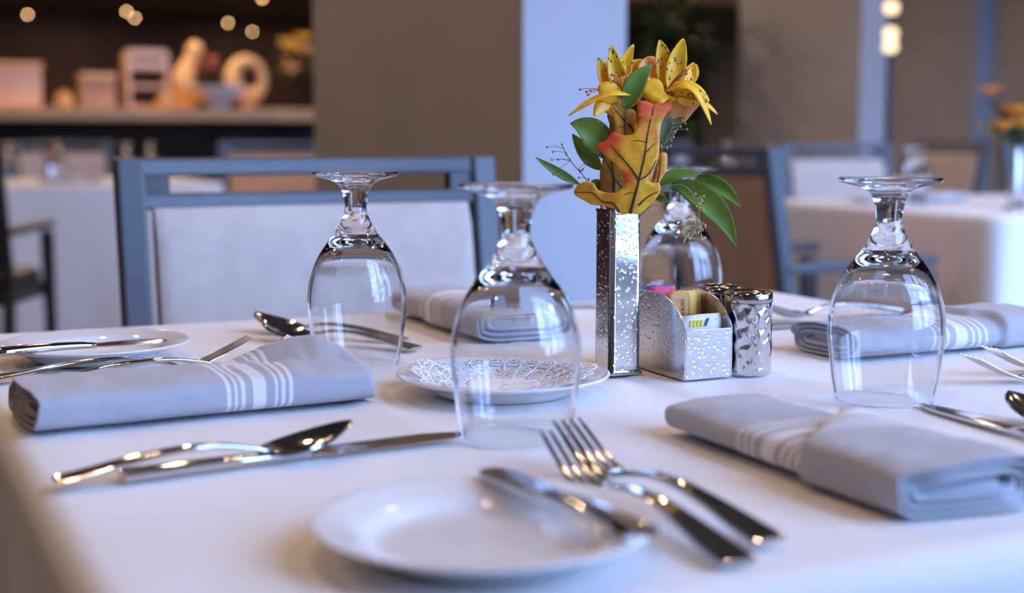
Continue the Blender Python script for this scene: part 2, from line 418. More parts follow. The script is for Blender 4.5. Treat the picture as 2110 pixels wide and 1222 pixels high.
# the lamps one can see glowing at the far end of the room
CLP = [(2.3874, 21.063, 'leftmost glowing ceiling lamp, above the white box on the bar'),
       (3.55, 20.0, 'dimmer of the pair of glowing ceiling lamps left of the top centre of the bar'),
       (3.8465, 21.024, 'brighter of the pair of glowing ceiling lamps above the bar shelf rack'),
       (5.2723, 21.344, 'glowing ceiling lamp above the pink flowers on the bar'),
       (6.0704, 22.978, 'lowest glowing ceiling lamp, above the ring sculpture'),
       (4.7217, 17.38, 'glowing ceiling lamp cut by the top edge of the picture')]
lm = thing('hanging_lamp', CLP[0][2], 'ceiling light', (CLP[0][0], CLP[0][1], CH), 0, 'glowing ceiling lamps at the far end')
MB().lathe([(0, -.001), (.05, -.001), (.05, -.018), (.006, -.03), (0, -.03)], 24).build('ceiling_rose', M['trimring'], lm)
MB().tube([(0, 0, -.02), (0, 0, -.365)], .004, 8).build('cord', M['black'], lm)
MB().ball((0, 0, -.38), .014, 12).build('bulb', M['lamp'], lm)
for x, y, lab in CLP[1:]:
    c = copy_tree(lm); c.location = (x, y, CH); c['label'] = lab

# ------------------------------------------------------------------ tables and cloths
def make_table(label, x0, y0, x1, y1):
    cx, cy = (x0 + x1) / 2, (y0 + y1) / 2
    t = thing('dining_table', label, 'table', (cx, cy, 0))
    MB().box((0, 0, .73), (x1 - x0 - .012, y1 - y0 - .012, .028)).build('table_top', M['frame_dark'], t, smooth=False, bevel=.004)
    MB().lathe([(0, 0.04), (.045, .04), (.045, .716), (0, .716)], 20).build('pedestal', M['black'], t)
    MB().box((0, 0, .02), (.5, .09, .04)).box((0, 0, .0205), (.09, .5, .039)).build('foot', M['black'], t, smooth=False)
    return t

def cloth_height(x, y, cx, cy, amp):
    """gentle rumple of the cloth with the pressed fold lines crossing at the middle"""
    h = amp * (noise.noise(Vector((x * 7, y * 7, 3.1))) * .9 + noise.noise(Vector((x * 16, y * 16, 9.2))) * .35)
    h += .0018 * exp(-((x - cx - .004 * sin(y * 14)) / .006) ** 2) + .0014 * exp(-((y - cy - .05 - .004 * sin(x * 17)) / .006) ** 2)
    # a soft crease that runs from the small plate towards the front of the table
    d = (x - .335) + .04 * (y - .95)
    h += .0022 * exp(-(d / .011) ** 2) * max(0, 1 - ((y - .95) / .16) ** 2)
    return h

def tablecloth(name, label, x0, y0, x1, y1, drop, amp, n=48, group=None, seed=0., flare=.05, fold=.018):
    cx, cy = (x0 + x1) / 2, (y0 + y1) / 2; hx, hy = (x1 - x0) / 2, (y1 - y0) / 2
    vs, fs = [], []
    for i in range(n + 1):
        for j in range(n + 1):
            x, y = x0 + (x1 - x0) * i / n, y0 + (y1 - y0) * j / n
            e = min(x - x0, x1 - x, y - y0, y1 - y) / .03; e = max(0, min(1, e))
            vs.append((x - cx, y - cy, .7495 + .0008 + min(max(0, e * (cloth_height(x, y, cx, cy, amp))), .004)))
    for i in range(n):
        for j in range(n):
            a = i * (n + 1) + j; fs.append((a, a + n + 1, a + n + 2, a + 1))
    per = [(i, 0) for i in range(n)] + [(n, j) for j in range(n)] + [(i, n) for i in range(n, 0, -1)] + [(0, j) for j in range(n, 0, -1)]
    prev = [i * (n + 1) + j for i, j in per]
    K = 22; np_ = len(per)
    for k in range(1, K + 1):
        ring = []
        for q, (i, j) in enumerate(per):
            px, py = -hx + 2 * hx * i / n, -hy + 2 * hy * j / n
            nx = (1 if i == n else -1 if i == 0 else 0); ny = (1 if j == n else -1 if j == 0 else 0)
            # blend normals around the corners
            fx = px / hx; fy = py / hy
            cw = max(0, (min(abs(fx), abs(fy)) - .84) / .16)          # 1 at the corner
            if nx and not ny: ny = (1 if fy > 0 else -1) * cw
            elif ny and not nx: nx = (1 if fx > 0 else -1) * cw
            l = sqrt(nx * nx + ny * ny); nx /= l; ny /= l
            if k <= 6:
                a = pi / 2 * k / 6; out, dz = .018 * sin(a), -.018 * (1 - cos(a)); t = 0
            else:
                t = (k - 6) / (K - 6); out = .018; dz = -.018 - (drop - .018) * t
            s = q / np_ * 2 * pi
            wv = sin(s * 11 + seed) * .6 + sin(s * 23 + 1.3 + seed) * .3 + sin(s * 5 + seed * 2) * .5
            out += t * (.012 + fold * (wv + .6) * min(1, t * 1.8) + flare * cw * cw * 1.6)
            ring.append(len(vs)); vs.append((px + nx * out, py + ny * out, .7503 + dz - .02 * cw * t))
        for q in range(np_):
            r = (q + 1) % np_; fs.append((prev[q], prev[r], ring[r], ring[q]))
        prev = ring
    o = MB().add(vs, fs).build(name, M['cloth'], None, sharp=0, loc=(cx, cy, 0))
    return tag(o, label, 'tablecloth', group)

make_table('dining table hidden under the laid white cloth in front', .100, .515, 1.045, 1.475)
tablecloth('tablecloth', 'white cloth on the near table under the glasses and cutlery', .100, .515, 1.045, 1.475, .23, .0036, 110, None, .4, .03, .012)
make_table('dining table at the right under a cloth with flowers', 2.535, 2.634, 3.535, 3.634)
tablecloth('tablecloth', 'white cloth on the table at the right behind the glass', 2.535, 2.634, 3.535, 3.634, .52, .001, 24, None, 2.2, .06, .018)
make_table('dining table far left behind the grey chair', .30, 5.96, 1.42, 6.96)
tablecloth('tablecloth', 'white cloth on the far left table below the bar', .30, 5.96, 1.42, 6.96, .66, .001, 24, None, 3.1, .05, .03)
make_table('dining table seen through the slot of the brown chair', 3.45, 5.1, 4.45, 6.1)
tablecloth('tablecloth', 'white cloth on the table behind the brown chair', 3.45, 5.1, 4.45, 6.1, .5, .001, 24, None, 4.1, .05, .03)

# ------------------------------------------------------------------ goblets
OUT = [(.0365, .1580), (.0368, .1568), (.0355, .1552), (.0310, .1540), (.0250, .1526), (.0195, .1508), (.0150, .1482), (.0124, .1445), (.0108, .1400), (.0098, .1350), (.0093, .1290),
       (.0098, .1250), (.0110, .1212), (.0131, .1165), (.0160, .1115), (.0196, .1064), (.0238, .1012), (.0280, .0957), (.0316, .0902), (.0347, .0843), (.0377, .0770), (.0398, .0705), (.0411, .0640),
       (.0419, .0570), (.0421, .0500), (.0417, .0420), (.0408, .0340), (.0396, .0250), (.0382, .0150), (.0366, .0070), (.0356, .0012), (.0351, .0002)]
INN = [(.0345, .0004), (.0342, .0012), (.0352, .0070), (.0368, .0150), (.0382, .0250), (.0394, .0340), (.0403, .0420), (.0407, .0500), (.0404, .0570), (.0395, .0640),
       (.0381, .0705), (.0359, .0770), (.0327, .0840), (.0294, .0893), (.0255, .0938), (.0208, .0976), (.0158, .1003), (.0102, .1022), (.0048, .1031), (0, .1033)]
TOP = [(0, .1572), (.012, .1573), (.024, .1577), (.032, .1582), (.0358, .1584), (.0365, .1580)]
def dens(p, k=3):
    q = catmull([(a, b, 0) for a, b in p], k); return [(max(0, v.x), v.y) for v in q]
def make_goblet():
    g = thing('water_goblet', '', 'glass', (0, 0, TZ))
    S = 72
    foot = dens(TOP, 3)[:-1] + dens(OUT[:8], 3)
    stem = dens(OUT[7:13], 4)
    bowl = dens(OUT[12:], 3) + dens(INN, 3)
    # each piece is an open shell that meets the next edge to edge, so the glass stays one solid
    for nm, pr in (('foot', foot), ('stem', stem), ('bowl', bowl)):
        mb = MB().lathe(pr, S)
        o = mb.build(nm, M['glass'], g, sharp=0, fix=False)
        ns = []
        for k, (r, z) in enumerate(pr):
            a = pr[max(k - 1, 0)]; b = pr[min(k + 1, len(pr) - 1)]
            if nm == 'foot' and k == len(pr) - 1: b = (OUT[8][0], OUT[8][1])
            if nm == 'stem' and k == 0: a = (OUT[6][0], OUT[6][1])
            if nm == 'stem' and k == len(pr) - 1: b = (OUT[13][0], OUT[13][1])
            if nm == 'bowl' and k == 0: a = (OUT[11][0], OUT[11][1])
            dr, dz = b[0] - a[0], b[1] - a[1]; l = sqrt(dr * dr + dz * dz) or 1
            nr, nz_ = -dz / l, dr / l
            if r < 1e-6: ns.append((0, 0, 1 if nm == 'foot' else -1))
            else: ns += [(nr * cos(2 * pi * j / S), nr * sin(2 * pi * j / S), nz_) for j in range(S)]
        me = o.data
        # faces must wind outwards: compare the first face with its wanted normal
        me.calc_loop_triangles()
        p0 = me.polygons[len(me.polygons) // 2]
        if p0.normal.dot(Vector(ns[p0.vertices[0]])) < 0: me.flip_normals()
        me.normals_split_custom_set_from_vertices(ns)
    return g
GOB = [(.3835, .8165, 'upside-down water goblet nearest the camera, behind the fork tines'),
       (.388, 1.144, 'upside-down water goblet behind the left napkin roll, before the grey chair'),
       (.684, .8193, 'upside-down water goblet beside the knife tip at the right'),
       (.7355, 1.19, 'upside-down water goblet partly hidden behind the flowers and metal vase')]
gob = make_goblet()
GG = 'upside-down goblets on the near table'
for i, (x, y, lab) in enumerate(GOB):
    o = gob if i == 0 else copy_tree(gob)
    o.location = (x, y, TZ + .0022); o.rotation_euler = (0, 0, i * .7); o.scale = (1, 1, 1.028); o['label'] = lab; o['group'] = GG
FARG = [(2.63, 3.06, 'upside-down goblet at the front left corner of the right table'), (2.86, 2.83, 'upside-down goblet at the right edge below the orange flowers'),
        (2.95, 3.40, 'upside-down goblet further back on the right table'),
        (.62, 6.35, 'blurred goblet at the left of the far left table'), (.86, 6.62, 'blurred goblet in the middle of the far left table'),
        (1.10, 6.30, 'blurred goblet right of the middle on the far left table'), (1.27, 6.66, 'blurred goblet at the right of the far left table'),
        (3.62, 5.45, 'pale goblet on the table behind the brown chair, under the right blossom'), (4.1, 5.8, 'blurred goblet deeper on the table behind the brown chair')]
for i, (x, y, lab) in enumerate(FARG):
    o = copy_tree(gob); o.location = (x, y, TZ + .002); o['label'] = lab; o['group'] = 'blurred goblets on the tables behind'

# ------------------------------------------------------------------ plates
PL = [(0, .004), (.020, .0040), (.040, .0042), (.050, .0050), (.0545, .0075), (.058, .0105), (.066, .0130), (.076, .0155), (.0795, .0163), (.0805, .0155), (.0798, .0143), (.072, .0112), (.062, .0080), (.056, .0040),
      (.051, .0010), (.047, .0), (.044, .0006), (.043, .0016), (.02, .0016), (0, .0016)]
def make_plate():
    p = MB().lathe(dens(PL, 2), 96).build('bread_plate', M['china'], None, sharp=0)
    return p
PLS = [(.262, .592, 'round white bread plate in front, with a butter knife across its rim'),
       (.441, .962, 'white bread plate holding a crumpled lace paper, behind the near goblet'),
       (.189, 1.262, 'white bread plate at the far left, a knife lying on it')]
pl = make_plate()
for i, (x, y, lab) in enumerate(PLS):
    o = pl if i == 0 else pl.copy()
    if i: COL.objects.link(o)
    o.location = (x, y, TZ + .0022); tag(o, lab, 'plate', 'bread plates on the near table')

# crumpled lace paper doily
def doily():
    mb = MB()
    def Z(r, a): return .0064 + .0125 * max(0, (r - .026) / .040) * (.60 + .40 * sin(a * 2 + 2.6)) + .0012 * sin(a * 9) * (r / .06) + .0035 * (r / .06) * noise.noise(Vector((r * 34 * cos(a), r * 34 * sin(a), 1)))
    def P(r, a):
        r *= 1.06
        return Vector((r * cos(a), r * sin(a), max(interp(PL[:9], r) + .0012, Z(r, a))))
    def strip(pts, wd):
        g = []
        for i, (r, a) in enumerate(pts):
            p = P(r, a); q = P(*pts[min(i + 1, len(pts) - 1)]); q0 = P(*pts[max(i - 1, 0)])
            t = (q - q0).normalized(); sd = Vector((-t.y, t.x, 0)).normalized() * wd / 2
            g.append([p - sd, p + sd])
        mb.shell(g, .0004)
    # solid centre
    mb.shell([[P(.001 + .027 * i / 6, 2 * pi * j / 48) for j in range(49)] for i in range(7)], .0003)
    n = 28
    for k in range(n):
        a = 2 * pi * k / n; d = 2 * pi / n
        strip([(.027 + .036 * t / 8, a) for t in range(9)], .0015)
        strip([(.0285 + .010 * t / 6, a + d * t / 6) for t in range(7)], .0013)
        strip([(.0385 - .010 * t / 6, a + d * t / 6) for t in range(7)], .0013)
        strip([(.046 + .006 * sin(pi * t / 8), a + d * t / 8) for t in range(9)], .0014)
        strip([(.046 - .005 * sin(pi * t / 8), a + d * t / 8) for t in range(9)], .0014)
        strip([(.060 + .0065 * sin(pi * t / 10), a + d * t / 10) for t in range(11)], .0018)
        strip([(.060 - .005 * sin(pi * t / 8), a + d * t / 8) for t in range(9)], .0014)
        strip([(.0625 + .0022 * cos(2 * pi * t / 8), a + d * .5 + .035 * sin(2 * pi * t / 8)) for t in range(9)], .0012)
    for r in (.0285, .0395, .046, .0545, .0600):
        strip([(r, 2 * pi * j / 84) for j in range(85)], .0014)
    o = mb.build('paper_doily', M['doily'], None, sharp=0, fix=False, loc=(.441, .962, TZ + .0022))
    return tag(o, 'crumpled white lace paper doily lying on the middle bread plate', 'doily')
doily()

# ------------------------------------------------------------------ cutlery (x runs from handle end to tip)
def sring(x, z, hw, ht, slope=0., n=12, ex=2.6):
    out = []
    for j in range(n):
        a = 2 * pi * j / n; c, s_ = cos(a), sin(a)
        y = hw * math.copysign(abs(c) ** (2 / ex), c); h = ht * math.copysign(abs(s_) ** (2 / ex), s_)
        out.append(Vector((x - h * sin(slope), y, z + h * cos(slope))))
    return out
def blade_loft(st, n=14, ex=2.6, sub=6):
    """st: (x, z, half width, half thickness)"""
    q = [(v[0], v[1], v[2], v[3]) for v in cat4(st, sub)]
    rings = []
    for i, (x, z, hw, ht) in enumerate(q):
        a = q[max(i - 1, 0)]; b = q[min(i + 1, len(q) - 1)]
        rings.append(sring(x, z, max(hw, .0002), max(ht, .0002), atan2(b[1] - a[1], b[0] - a[0]), n, ex))
    return rings
def cat4(st, n):
    out = []; P = [tuple(p) for p in st]; P = [tuple(2 * a - b for a, b in zip(P[0], P[1]))] + P + [tuple(2 * a - b for a, b in zip(P[-1], P[-2]))]
    for i in range(1, len(P) - 2):
        for k in range(n):
            t = k / n
            out.append(tuple(.5 * (2 * b + (c - a) * t + (2 * a - 5 * b + 4 * c - d) * t * t + (3 * b - a - 3 * c + d) * t ** 3) for a, b, c, d in zip(*P[i - 1:i + 3])))
    out.append(P[-2]); return out

HANDLE = [(0, .0024, .0088, .0012), (.0015, .0024, .0102, .0016), (.02, .0048, .0094, .0015), (.045, .0086, .0074, .0015), (.075, .0116, .0054, .0015), (.100, .0114, .0042, .0016), (.122, .0080, .0036, .0017), (.134, .0052, .0040, .0016), (.140, .0038, .0056, .0014)]
def make_fork():
    f = thing('dinner_fork', '', 'fork')
    MB().loft(blade_loft(HANDLE, 20, 5)).build('handle', M['handle'], f)
    hd = MB()
    # palm: wide curved plate, then four tines that rise to the tips
    zc = lambda x: interp([(.138, .0040), (.144, .0028), (.151, .0024), (.160, .0042), (.170, .0078), (.180, .0122), (.190, .0170), (.203, .0235)], x)
    hd.loft(blade_loft([(.1385, zc(.1385), .0050, .0014), (.142, zc(.142), .0078, .0012), (.146, zc(.146), .0100, .0011), (.150, zc(.150), .0110, .0010), (.154, zc(.154), .0112, .0010)], 16, 3))
    hd.build('head', M['steel'], f)
    for k in range(4):
        y = (k - 1.5) * .0061
        q = [(x, zc(x), .0020 * (1 - .35 * (x - .152) / .051), .0010 - .0003 * (x - .152) / .051) for x in [.1525 + i * .0072 for i in range(8)]]
        rings = []
        for i, (x, z, hw, ht) in enumerate(q):
            a = q[max(i - 1, 0)]; b = q[min(i + 1, 7)]
            rings.append([p + Vector((0, y * (1 - .06 * i / 7), 0)) for p in sring(x, z, hw if i < 7 else hw * .55, ht if i < 7 else ht * .5, atan2(b[1] - a[1], b[0] - a[0]), 10, 3)])
        MB().loft(rings).build('tine', M['steel'], f)
    return f
def make_spoon():
    s = thing('table_spoon', '', 'spoon')
    H = [(x * .90, z, hw, ht) for x, z, hw, ht in HANDLE]
    MB().loft(blade_loft(H, 20, 5)).build('handle', M['handle'], s)
    x0, x1 = .1235, .1780; nu, nv = 22, 12; g = []
    for i in range(nu + 1):
        t = i / nu; x = lerp(x0, x1, t)
        wd = .0200 * (sin(pi * min(1, .10 + t * .90) ** .80)) ** .62 if t < 1 else .0006
        wd = max(wd, .0048 if t < .06 else .0006)
        rim = .0062 + .0125 * t ** 1.5 - .004 * exp(-(t / .12) ** 2) * 0
        dep = .0066 * sin(pi * min(1, max(0, t * .98 + .02))) ** .8
        row = []
        for j in range(nv + 1):
            v = -1 + 2 * j / nv
            row.append(Vector((x, wd * v, rim - dep * (1 - v * v))))
        g.append(row)
    lo = min(p.z for r in g for p in r); g = [[p - Vector((0, 0, lo - .0012)) for p in r] for r in g]
    MB().shell(g, .0014).build('bowl', M['steel'], s, sharp=60)
    return s
def make_knife():
    k = thing('table_knife', '', 'knife')
    MB().loft(blade_loft([(0, .0028, .0080, .0018), (.0015, .0028, .0094, .0024), (.03, .0032, .0088, .0024), (.07, .0032, .0074, .0024), (.100, .0030, .0062, .0024), (.112, .0030, .0062, .0024)], 20, 5)).build('handle', M['handle'], k)
    b = MB(); st = []
    for i in range(25):
        t = i / 24; x = .110 + .110 * t
        up = .0088 + .0012 * sin(pi * t); dn = -.0088 - .0012 * sin(pi * t)
        if t < .12: up = lerp(.005, up, t / .12); dn = lerp(-.005, dn, t / .12)
        if t > .72: q = (t - .72) / .28; up = lerp(up, .0015, q ** 2.2); dn = dn * (1 - q ** 5) + .0012 * q ** 5
        st.append([Vector((x, dn, .0021)), Vector((x, lerp(dn, up, .5), .0014)), Vector((x, up, .0014)), Vector((x, up, .0034)), Vector((x, lerp(dn, up, .5), .0032)), Vector((x, dn, .0024))])
    b.loft(st).build('blade', M['steel'], k, sharp=30)
    return k
def make_butter_knife():
    k = thing('butter_knife', '', 'knife')
    MB().loft(blade_loft([(0, .0034, .0072, .0024), (.0015, .0034, .0086, .0032), (.03, .0040, .0074, .0032), (.055, .0042, .0056, .0030), (.078, .0038, .0048, .0026), (.088, .0032, .0050, .0020)])).build('handle', M['handle'], k)
    b = MB(); st = []
    for i in range(21):
        t = i / 20; x = .086 + .070 * t
        hw = interp([(0, .0046), (.12, .0085), (.5, .0098), (.8, .0098), (.93, .0085), (1, .0050)], t)
        st.append([Vector((x, -hw, .0024)), Vector((x, 0, .0020)), Vector((x, hw, .0022)), Vector((x, hw, .0038)), Vector((x, 0, .0042)), Vector((x, -hw, .0034))])
    b.loft(st).build('blade', M['steel'], k, sharp=30)
    return k
PROTO = {}
def lay(kind, end, tip, label, group, z=0., tilt=0., roll=0.):
    mk = {'fork': make_fork, 'spoon': make_spoon, 'knife': make_knife, 'butter': make_butter_knife}[kind]
    if kind not in PROTO: o = PROTO[kind] = mk()
    else: o = copy_tree(PROTO[kind])
    o.location = (end[0], end[1], TZ + .0024 + z)
    o.rotation_euler = (roll, -tilt, atan2(tip[1] - end[1], tip[0] - end[0]))
    o['label'] = label; o['group'] = group
    return o
GC = 'cutlery on the near table'
lay('fork', (.3846, .5390), (.3810, .7560), 'silver fork right of the front plate, the upper of the two', GC, .0015)
lay('fork', (.3545, .5200), (.3640, .7200), 'silver fork right of the front plate, the one closer to the plate', GC)
lay('butter', (.3110, .5320), (.2990, .6680), 'butter knife lying across the rim of the front plate', GC, .0145, .004).scale = (.88, 1.1, 1.1)
lay('spoon', (.0969, .8000), (.2690, .8200), 'silver spoon in front of the left napkin roll', GC, .0016)
lay('knife', (.133, .8030), (.3460, .8265), 'table knife under the spoon, its blade pointing at the near goblet', GC)
lay('fork', (.1330, 1.1500), (.3350, 1.1620), 'silver fork behind the left napkin, tines rising at its middle', GC)
lay('fork', (.0985, 1.1720), (.2930, 1.1690), 'silver fork between the left napkin and the far left plate, its handle end showing', GC, .001)
lay('butter', (.105, 1.210), (.262, 1.226), 'butter knife lying across the far left plate', GC, .0145, .0)
lay('spoon', (.455, 1.180), (.3520, 1.3280), 'silver spoon behind the left goblet, bowl turned to the camera', GC, .0012)
lay('spoon', (.465, 1.240), (.3620, 1.3880), 'silver spoon furthest left at the back edge of the table', GC)
lay('knife', (.678, .5650), (.6880, .7850), 'table knife at the right, blade tip beside the right goblet', GC)
lay('spoon', (.722, .5550), (.7200, .7200), 'spoon at the right edge with only its bowl tip in view', GC)
lay('fork', (.985, .8250), (.7880, .8420), 'silver fork at the right edge with tines pointing left', GC)
lay('fork', (1.03, .8630), (.8330, .8660), 'dark handled fork just behind the fork at the right edge', GC)
lay('spoon', (1.030, 1.215), (.8620, 1.2120), 'silver spoon behind the shaker at the back right', GC, .0030)
lay('knife', (1.037, 1.185), (.8200, 1.1760), 'table knife flat on the cloth behind the shaker', GC)
lay('knife', (.905, 1.360), (.6950, 1.4400), 'table knife lying behind the metal vase at the back', GC)

# ------------------------------------------------------------------ napkins (x along the roll)
def make_napkin(nm, label, loc, rz, m, Ln=.235, Wd=.095, Ht=.026, flap=None, hump=0., seed=0., lap=None, step=.0042, group='folded linen napkins on the near table', diag=.02):
    mb = MB(); ns, nt_ = 90, 56; rings = []
    for i in range(ns + 1):
        x = Ln * i / ns; ring = []
        for j in range(nt_):
            a = 2 * pi * j / nt_; c, s_ = cos(a), sin(a)
            ex = 3.6
            y = Wd / 2 * math.copysign(abs(c) ** (2 / ex), c); z = Ht / 2 * math.copysign(abs(s_) ** (2 / 2.6), s_)
            # overlap layer: a wrapped sleeve that begins along a slanted edge
            k = 1.
            if flap is not None:
                xe = flap + diag * (y / Wd) + .003 * sin(y * 160)
                q = max(0, min(1, (x - xe) / .004 + .5)); st = q * step * (1 - .3 * max(0, min(1, (x - xe - .01) / .08)))
                y += math.copysign(st, y) if abs(c) > .3 else 0; z += st * 1.4 if s_ > -.2 else -st * .2
            if s_ > -.3:
                if lap is not None and s_ > 0:
                    # front layer folded back over the roll: its edge runs along the top and turns down at the end
                    ye = interp([(0, Wd * .62), (Ln * .45, Wd * .36), (Ln * .62, Wd * .10), (Ln * .80, -Wd * .10), (Ln * .93, -Wd * .28), (Ln, -Wd * .50)], x)
                    q = max(0, min(1, (ye - y) / .004 + .5)); z += lap * q * q * (3 - 2 * q)
                    if q < .5: z += .0150 * exp(-((x - Ln * .885) / (.048 if x < Ln * .885 else .04)) ** 2) * sqrt(max(0, min(1, (Ln - x) / .018))) * min(1, max(0, (y - ye) / .02)) * (1 if y < Wd * .3 else max(0, 1 - ((y - Wd * .3) / (Wd * .24)) ** 2))
                h = hump * exp(-((x - Ln * .90) / (.045)) ** 2) * (.45 + .55 * max(0, 1 - ((y - .012) / .05) ** 2))
                z += h
                z += .0022 * noise.noise(Vector((x * 26, y * 30, seed))) + .0012 * noise.noise(Vector((x * 70, y * 50, seed + 4)))
            y += .0016 * noise.noise(Vector((x * 24, s_ * 2, seed + 7)))
            # ends: soft slanted
            xx = x + (.006 * noise.noise(Vector((a * .9, seed, i * .01))) if i in (0, ns) else 0)
            ring.append(Vector((xx + .010 * (y / Wd) * (-1 if i < ns / 2 else 1) * 0, y, max(.0004, z + Ht / 2))))
        rings.append(ring)
    # rolled ends: concentric folded layers stepping in and out
    def end(ring, sgn):
        c = sum(ring, Vector()) / len(ring); out = []
        for k, (sc, dx) in enumerate(((.97, -.0016), (.90, -.0012), (.86, .006), (.80, .007), (.74, .0006), (.64, .0002), (.60, .007), (.50, .008), (.44, .001), (.30, .0015), (.26, .008), (.12, .009))):
            out.append([c + Vector((-sgn * dx, (p.y - c.y) * (1 - (1 - sc) * .42), (p.z - c.z) * sc)) + Vector(((p.x - c.x), 0, 0)) for p in ring])
        return out
    allr = list(reversed(end(rings[0], -1))) + rings + end(rings[-1], 1)
    mb.loft(allr)
    o = mb.build('napkin', m, None, sharp=0, loc=loc)
    o.rotation_euler = (0, 0, rz)
    return tag(o, label, 'napkin', group)
NZ = TZ + .0024
make_napkin('l', 'blue-grey napkin roll at the left with white stripes facing the camera', (.1000, .9885, NZ), radians(4.6), M['napkin'], .235, .093, .0245, None, .004, 1., lap=.0045)
make_napkin('r', 'blue-grey folded napkin at the front right with its layered end showing', (.5185, .783, NZ), radians(-91), M['napkin_b'], .236, .085, .0215, .116, .002, 5., diag=-.075, step=.0055)
make_napkin('br', 'rolled striped napkin behind the right goblet', (.776, 1.012, NZ), radians(0), M['napkin_b'], .225, .094, .028, .150, 0., 9., diag=-.03)
make_napkin('bc', 'folded grey napkin behind the near goblet, before the grey chair', (.5745, 1.440, NZ), radians(-90), M['napkin_b'], .236, .094, .030, .11, .004, 12.)

# ------------------------------------------------------------------ metal vase
VX, VY, VH, VS = .5640, 1.0060, .1345, .0285
def rsq(h, r, n=6):
    out = []
    for cx, cy, a0 in ((1, -1, -pi / 2), (1, 1, 0), (-1, 1, pi / 2), (-1, -1, pi)):
        for k in range(n + 1):
            a = a0 + pi / 2 * k / n
            out.append((cx * (h - r) + r * cos(a), cy * (h - r) + r * sin(a)))
    return out
vz = thing('bud_vase', 'tall square hammered metal vase holding the yellow flowers', 'vase', (VX, VY, TZ + .0022))
prof = [(.0145, 0), (.0150, .0004), (.0150, .0030), (.01425, .0040), (.01425, .130), (.0146, .1338), (.0144, .1345), (.0134, .1345), (.0132, .1335), (.0132, .004), (.0125, .003)]
MB().loft([[Vector((a, b, z)) for a, b in rsq(h, .0042 if h > .0136 else .0036)] for h, z in prof[:]]).build('body', M['vase_metal'], vz, sharp=50)
for p in vz.children[0].data.polygons:
    if p.area > 1e-3: p.use_smooth = False
MB().loft([[Vector((a, b, z)) for a, b in rsq(h, .004)] for h, z in ((.0152, 0), (.0160, .0006), (.0160, .0020), (.0152, .0026))]).build('foot_shade_plate', M['steel'], vz, sharp=40)  # plate added where the vase foot only throws a shadow

# ------------------------------------------------------------------ packet caddy and shakers
CX0, CX1, CY0, CY1 = .5935, .6385, .9500, 1.0400
cd = thing('packet_caddy', 'hammered metal caddy full of sweetener packets beside the vase', 'caddy', (CX0, CY0, TZ + .0022))
W_, D_ = CX1 - CX0, CY1 - CY0
hump = catmull([(0, .0405, 0), (.004, .0465, 0), (.010, .0530, 0), (.018, .0590, 0), (.028, .0633, 0), (.040, .0657, 0), (.055, .0662, 0), (.072, .0648, 0), (D_, .0590, 0)], 5)
poly = [(0, 0)] + [(D_, 0)] + [(p.x, p.y) for p in reversed(hump)]
T = .0013
MB().prism(poly, 0, T, 'x').build('side_panel', M['caddy_metal'], cd, sharp=30, bevel=.0004)
MB().prism(poly, W_ - T, W_, 'x').build('side_panel', M['caddy_metal'], cd, sharp=30, bevel=.0004)
MB().box((W_ / 2, T / 2, .0200), (W_ - 2 * T, T, .0400)).build('front_panel', M['caddy_metal'], cd, sharp=30, bevel=.0004)
MB().box((W_ / 2, D_ - T / 2, .0280), (W_ - 2 * T, T, .0560)).build('back_panel', M['caddy_metal'], cd, sharp=30, bevel=.0004)
MB().box((W_ / 2, D_ / 2, .0008), (W_ - 2 * T, D_ - 2 * T, .0014)).build('floor_plate', M['steel'], cd, sharp=30)
def packet(label, m, x, y, wd, ht, tilt, z0=.0018, marks=None, lean=0., group='sweetener packets in the caddy'):
    """paper packet standing in the caddy; local x across, z up, y is its back"""
    o = thing('sugar_packet', label, 'packet', (CX0 + x, CY0 + y, TZ + .0022 + z0), 0, group)
    o.rotation_euler = (-tilt, lean, 0)
    g = []
    rows = 12
    fr, bk = [], []
    rings = []
    for i in range(rows + 1):
        t = i / rows; z = ht * t
        th = .0004 + .0013 * sin(pi * min(1, max(0, (t - .06) / .88))) ** .6
        ring = []
        for (u, sgn) in [(-1, 0), (-.5, -1), (0, -1), (.5, -1), (1, 0), (.5, 1), (0, 1), (-.5, 1)]:
            cut = wd / 2 * (1 - (.10 if t > .97 else 0))
            ring.append(Vector((u * cut, sgn * th + (.0003 if sgn == 0 else 0), z + .0005 * sin(u * 5 + x * 900))))
        rings.append(ring)
    pp = MB().loft(rings).build('paper', m, o, sharp=0)
    for mk in marks or (): mk(pp, wd, ht)
    return o
def stroke_text(cx, cz, s, mt, seed, rot=True, n=6):
    """a line of small script strokes printed on the packet's front"""
    def f(o, wd, ht):
        r = random.Random(seed); mb = MB()
        for k in range(n):
            b = (k - n / 2) * s * .95
            pts = []
            kind = r.choice((0, 1, 2, 3))
            if kind == 0: loop = [(0, 0), (.2, .9), (.5, .1), (.8, .9), (.9, 0)]
            elif kind == 1: loop = [(.8, .7), (.3, .9), (0, .45), (.3, 0), (.8, .2)]
            elif kind == 2: loop = [(0, 1.7), (.05, .8), (.1, 0), (.6, .1), (.7, .7), (.15, .8)]
            else: loop = [(0, 0), (.7, .95), (.4, .5), (0, .95), (.75, 0)]
            for u, v in loop:
                if rot: pts.append((cx - v * s + s / 2, -.0020, cz + b + u * s * .85))
                else: pts.append((cx + b + u * s * .85, -.0020, cz + v * s))
            mb.tube(pts, s * .085, 5)
        mb.build('printed_text', mt, o)
    return f
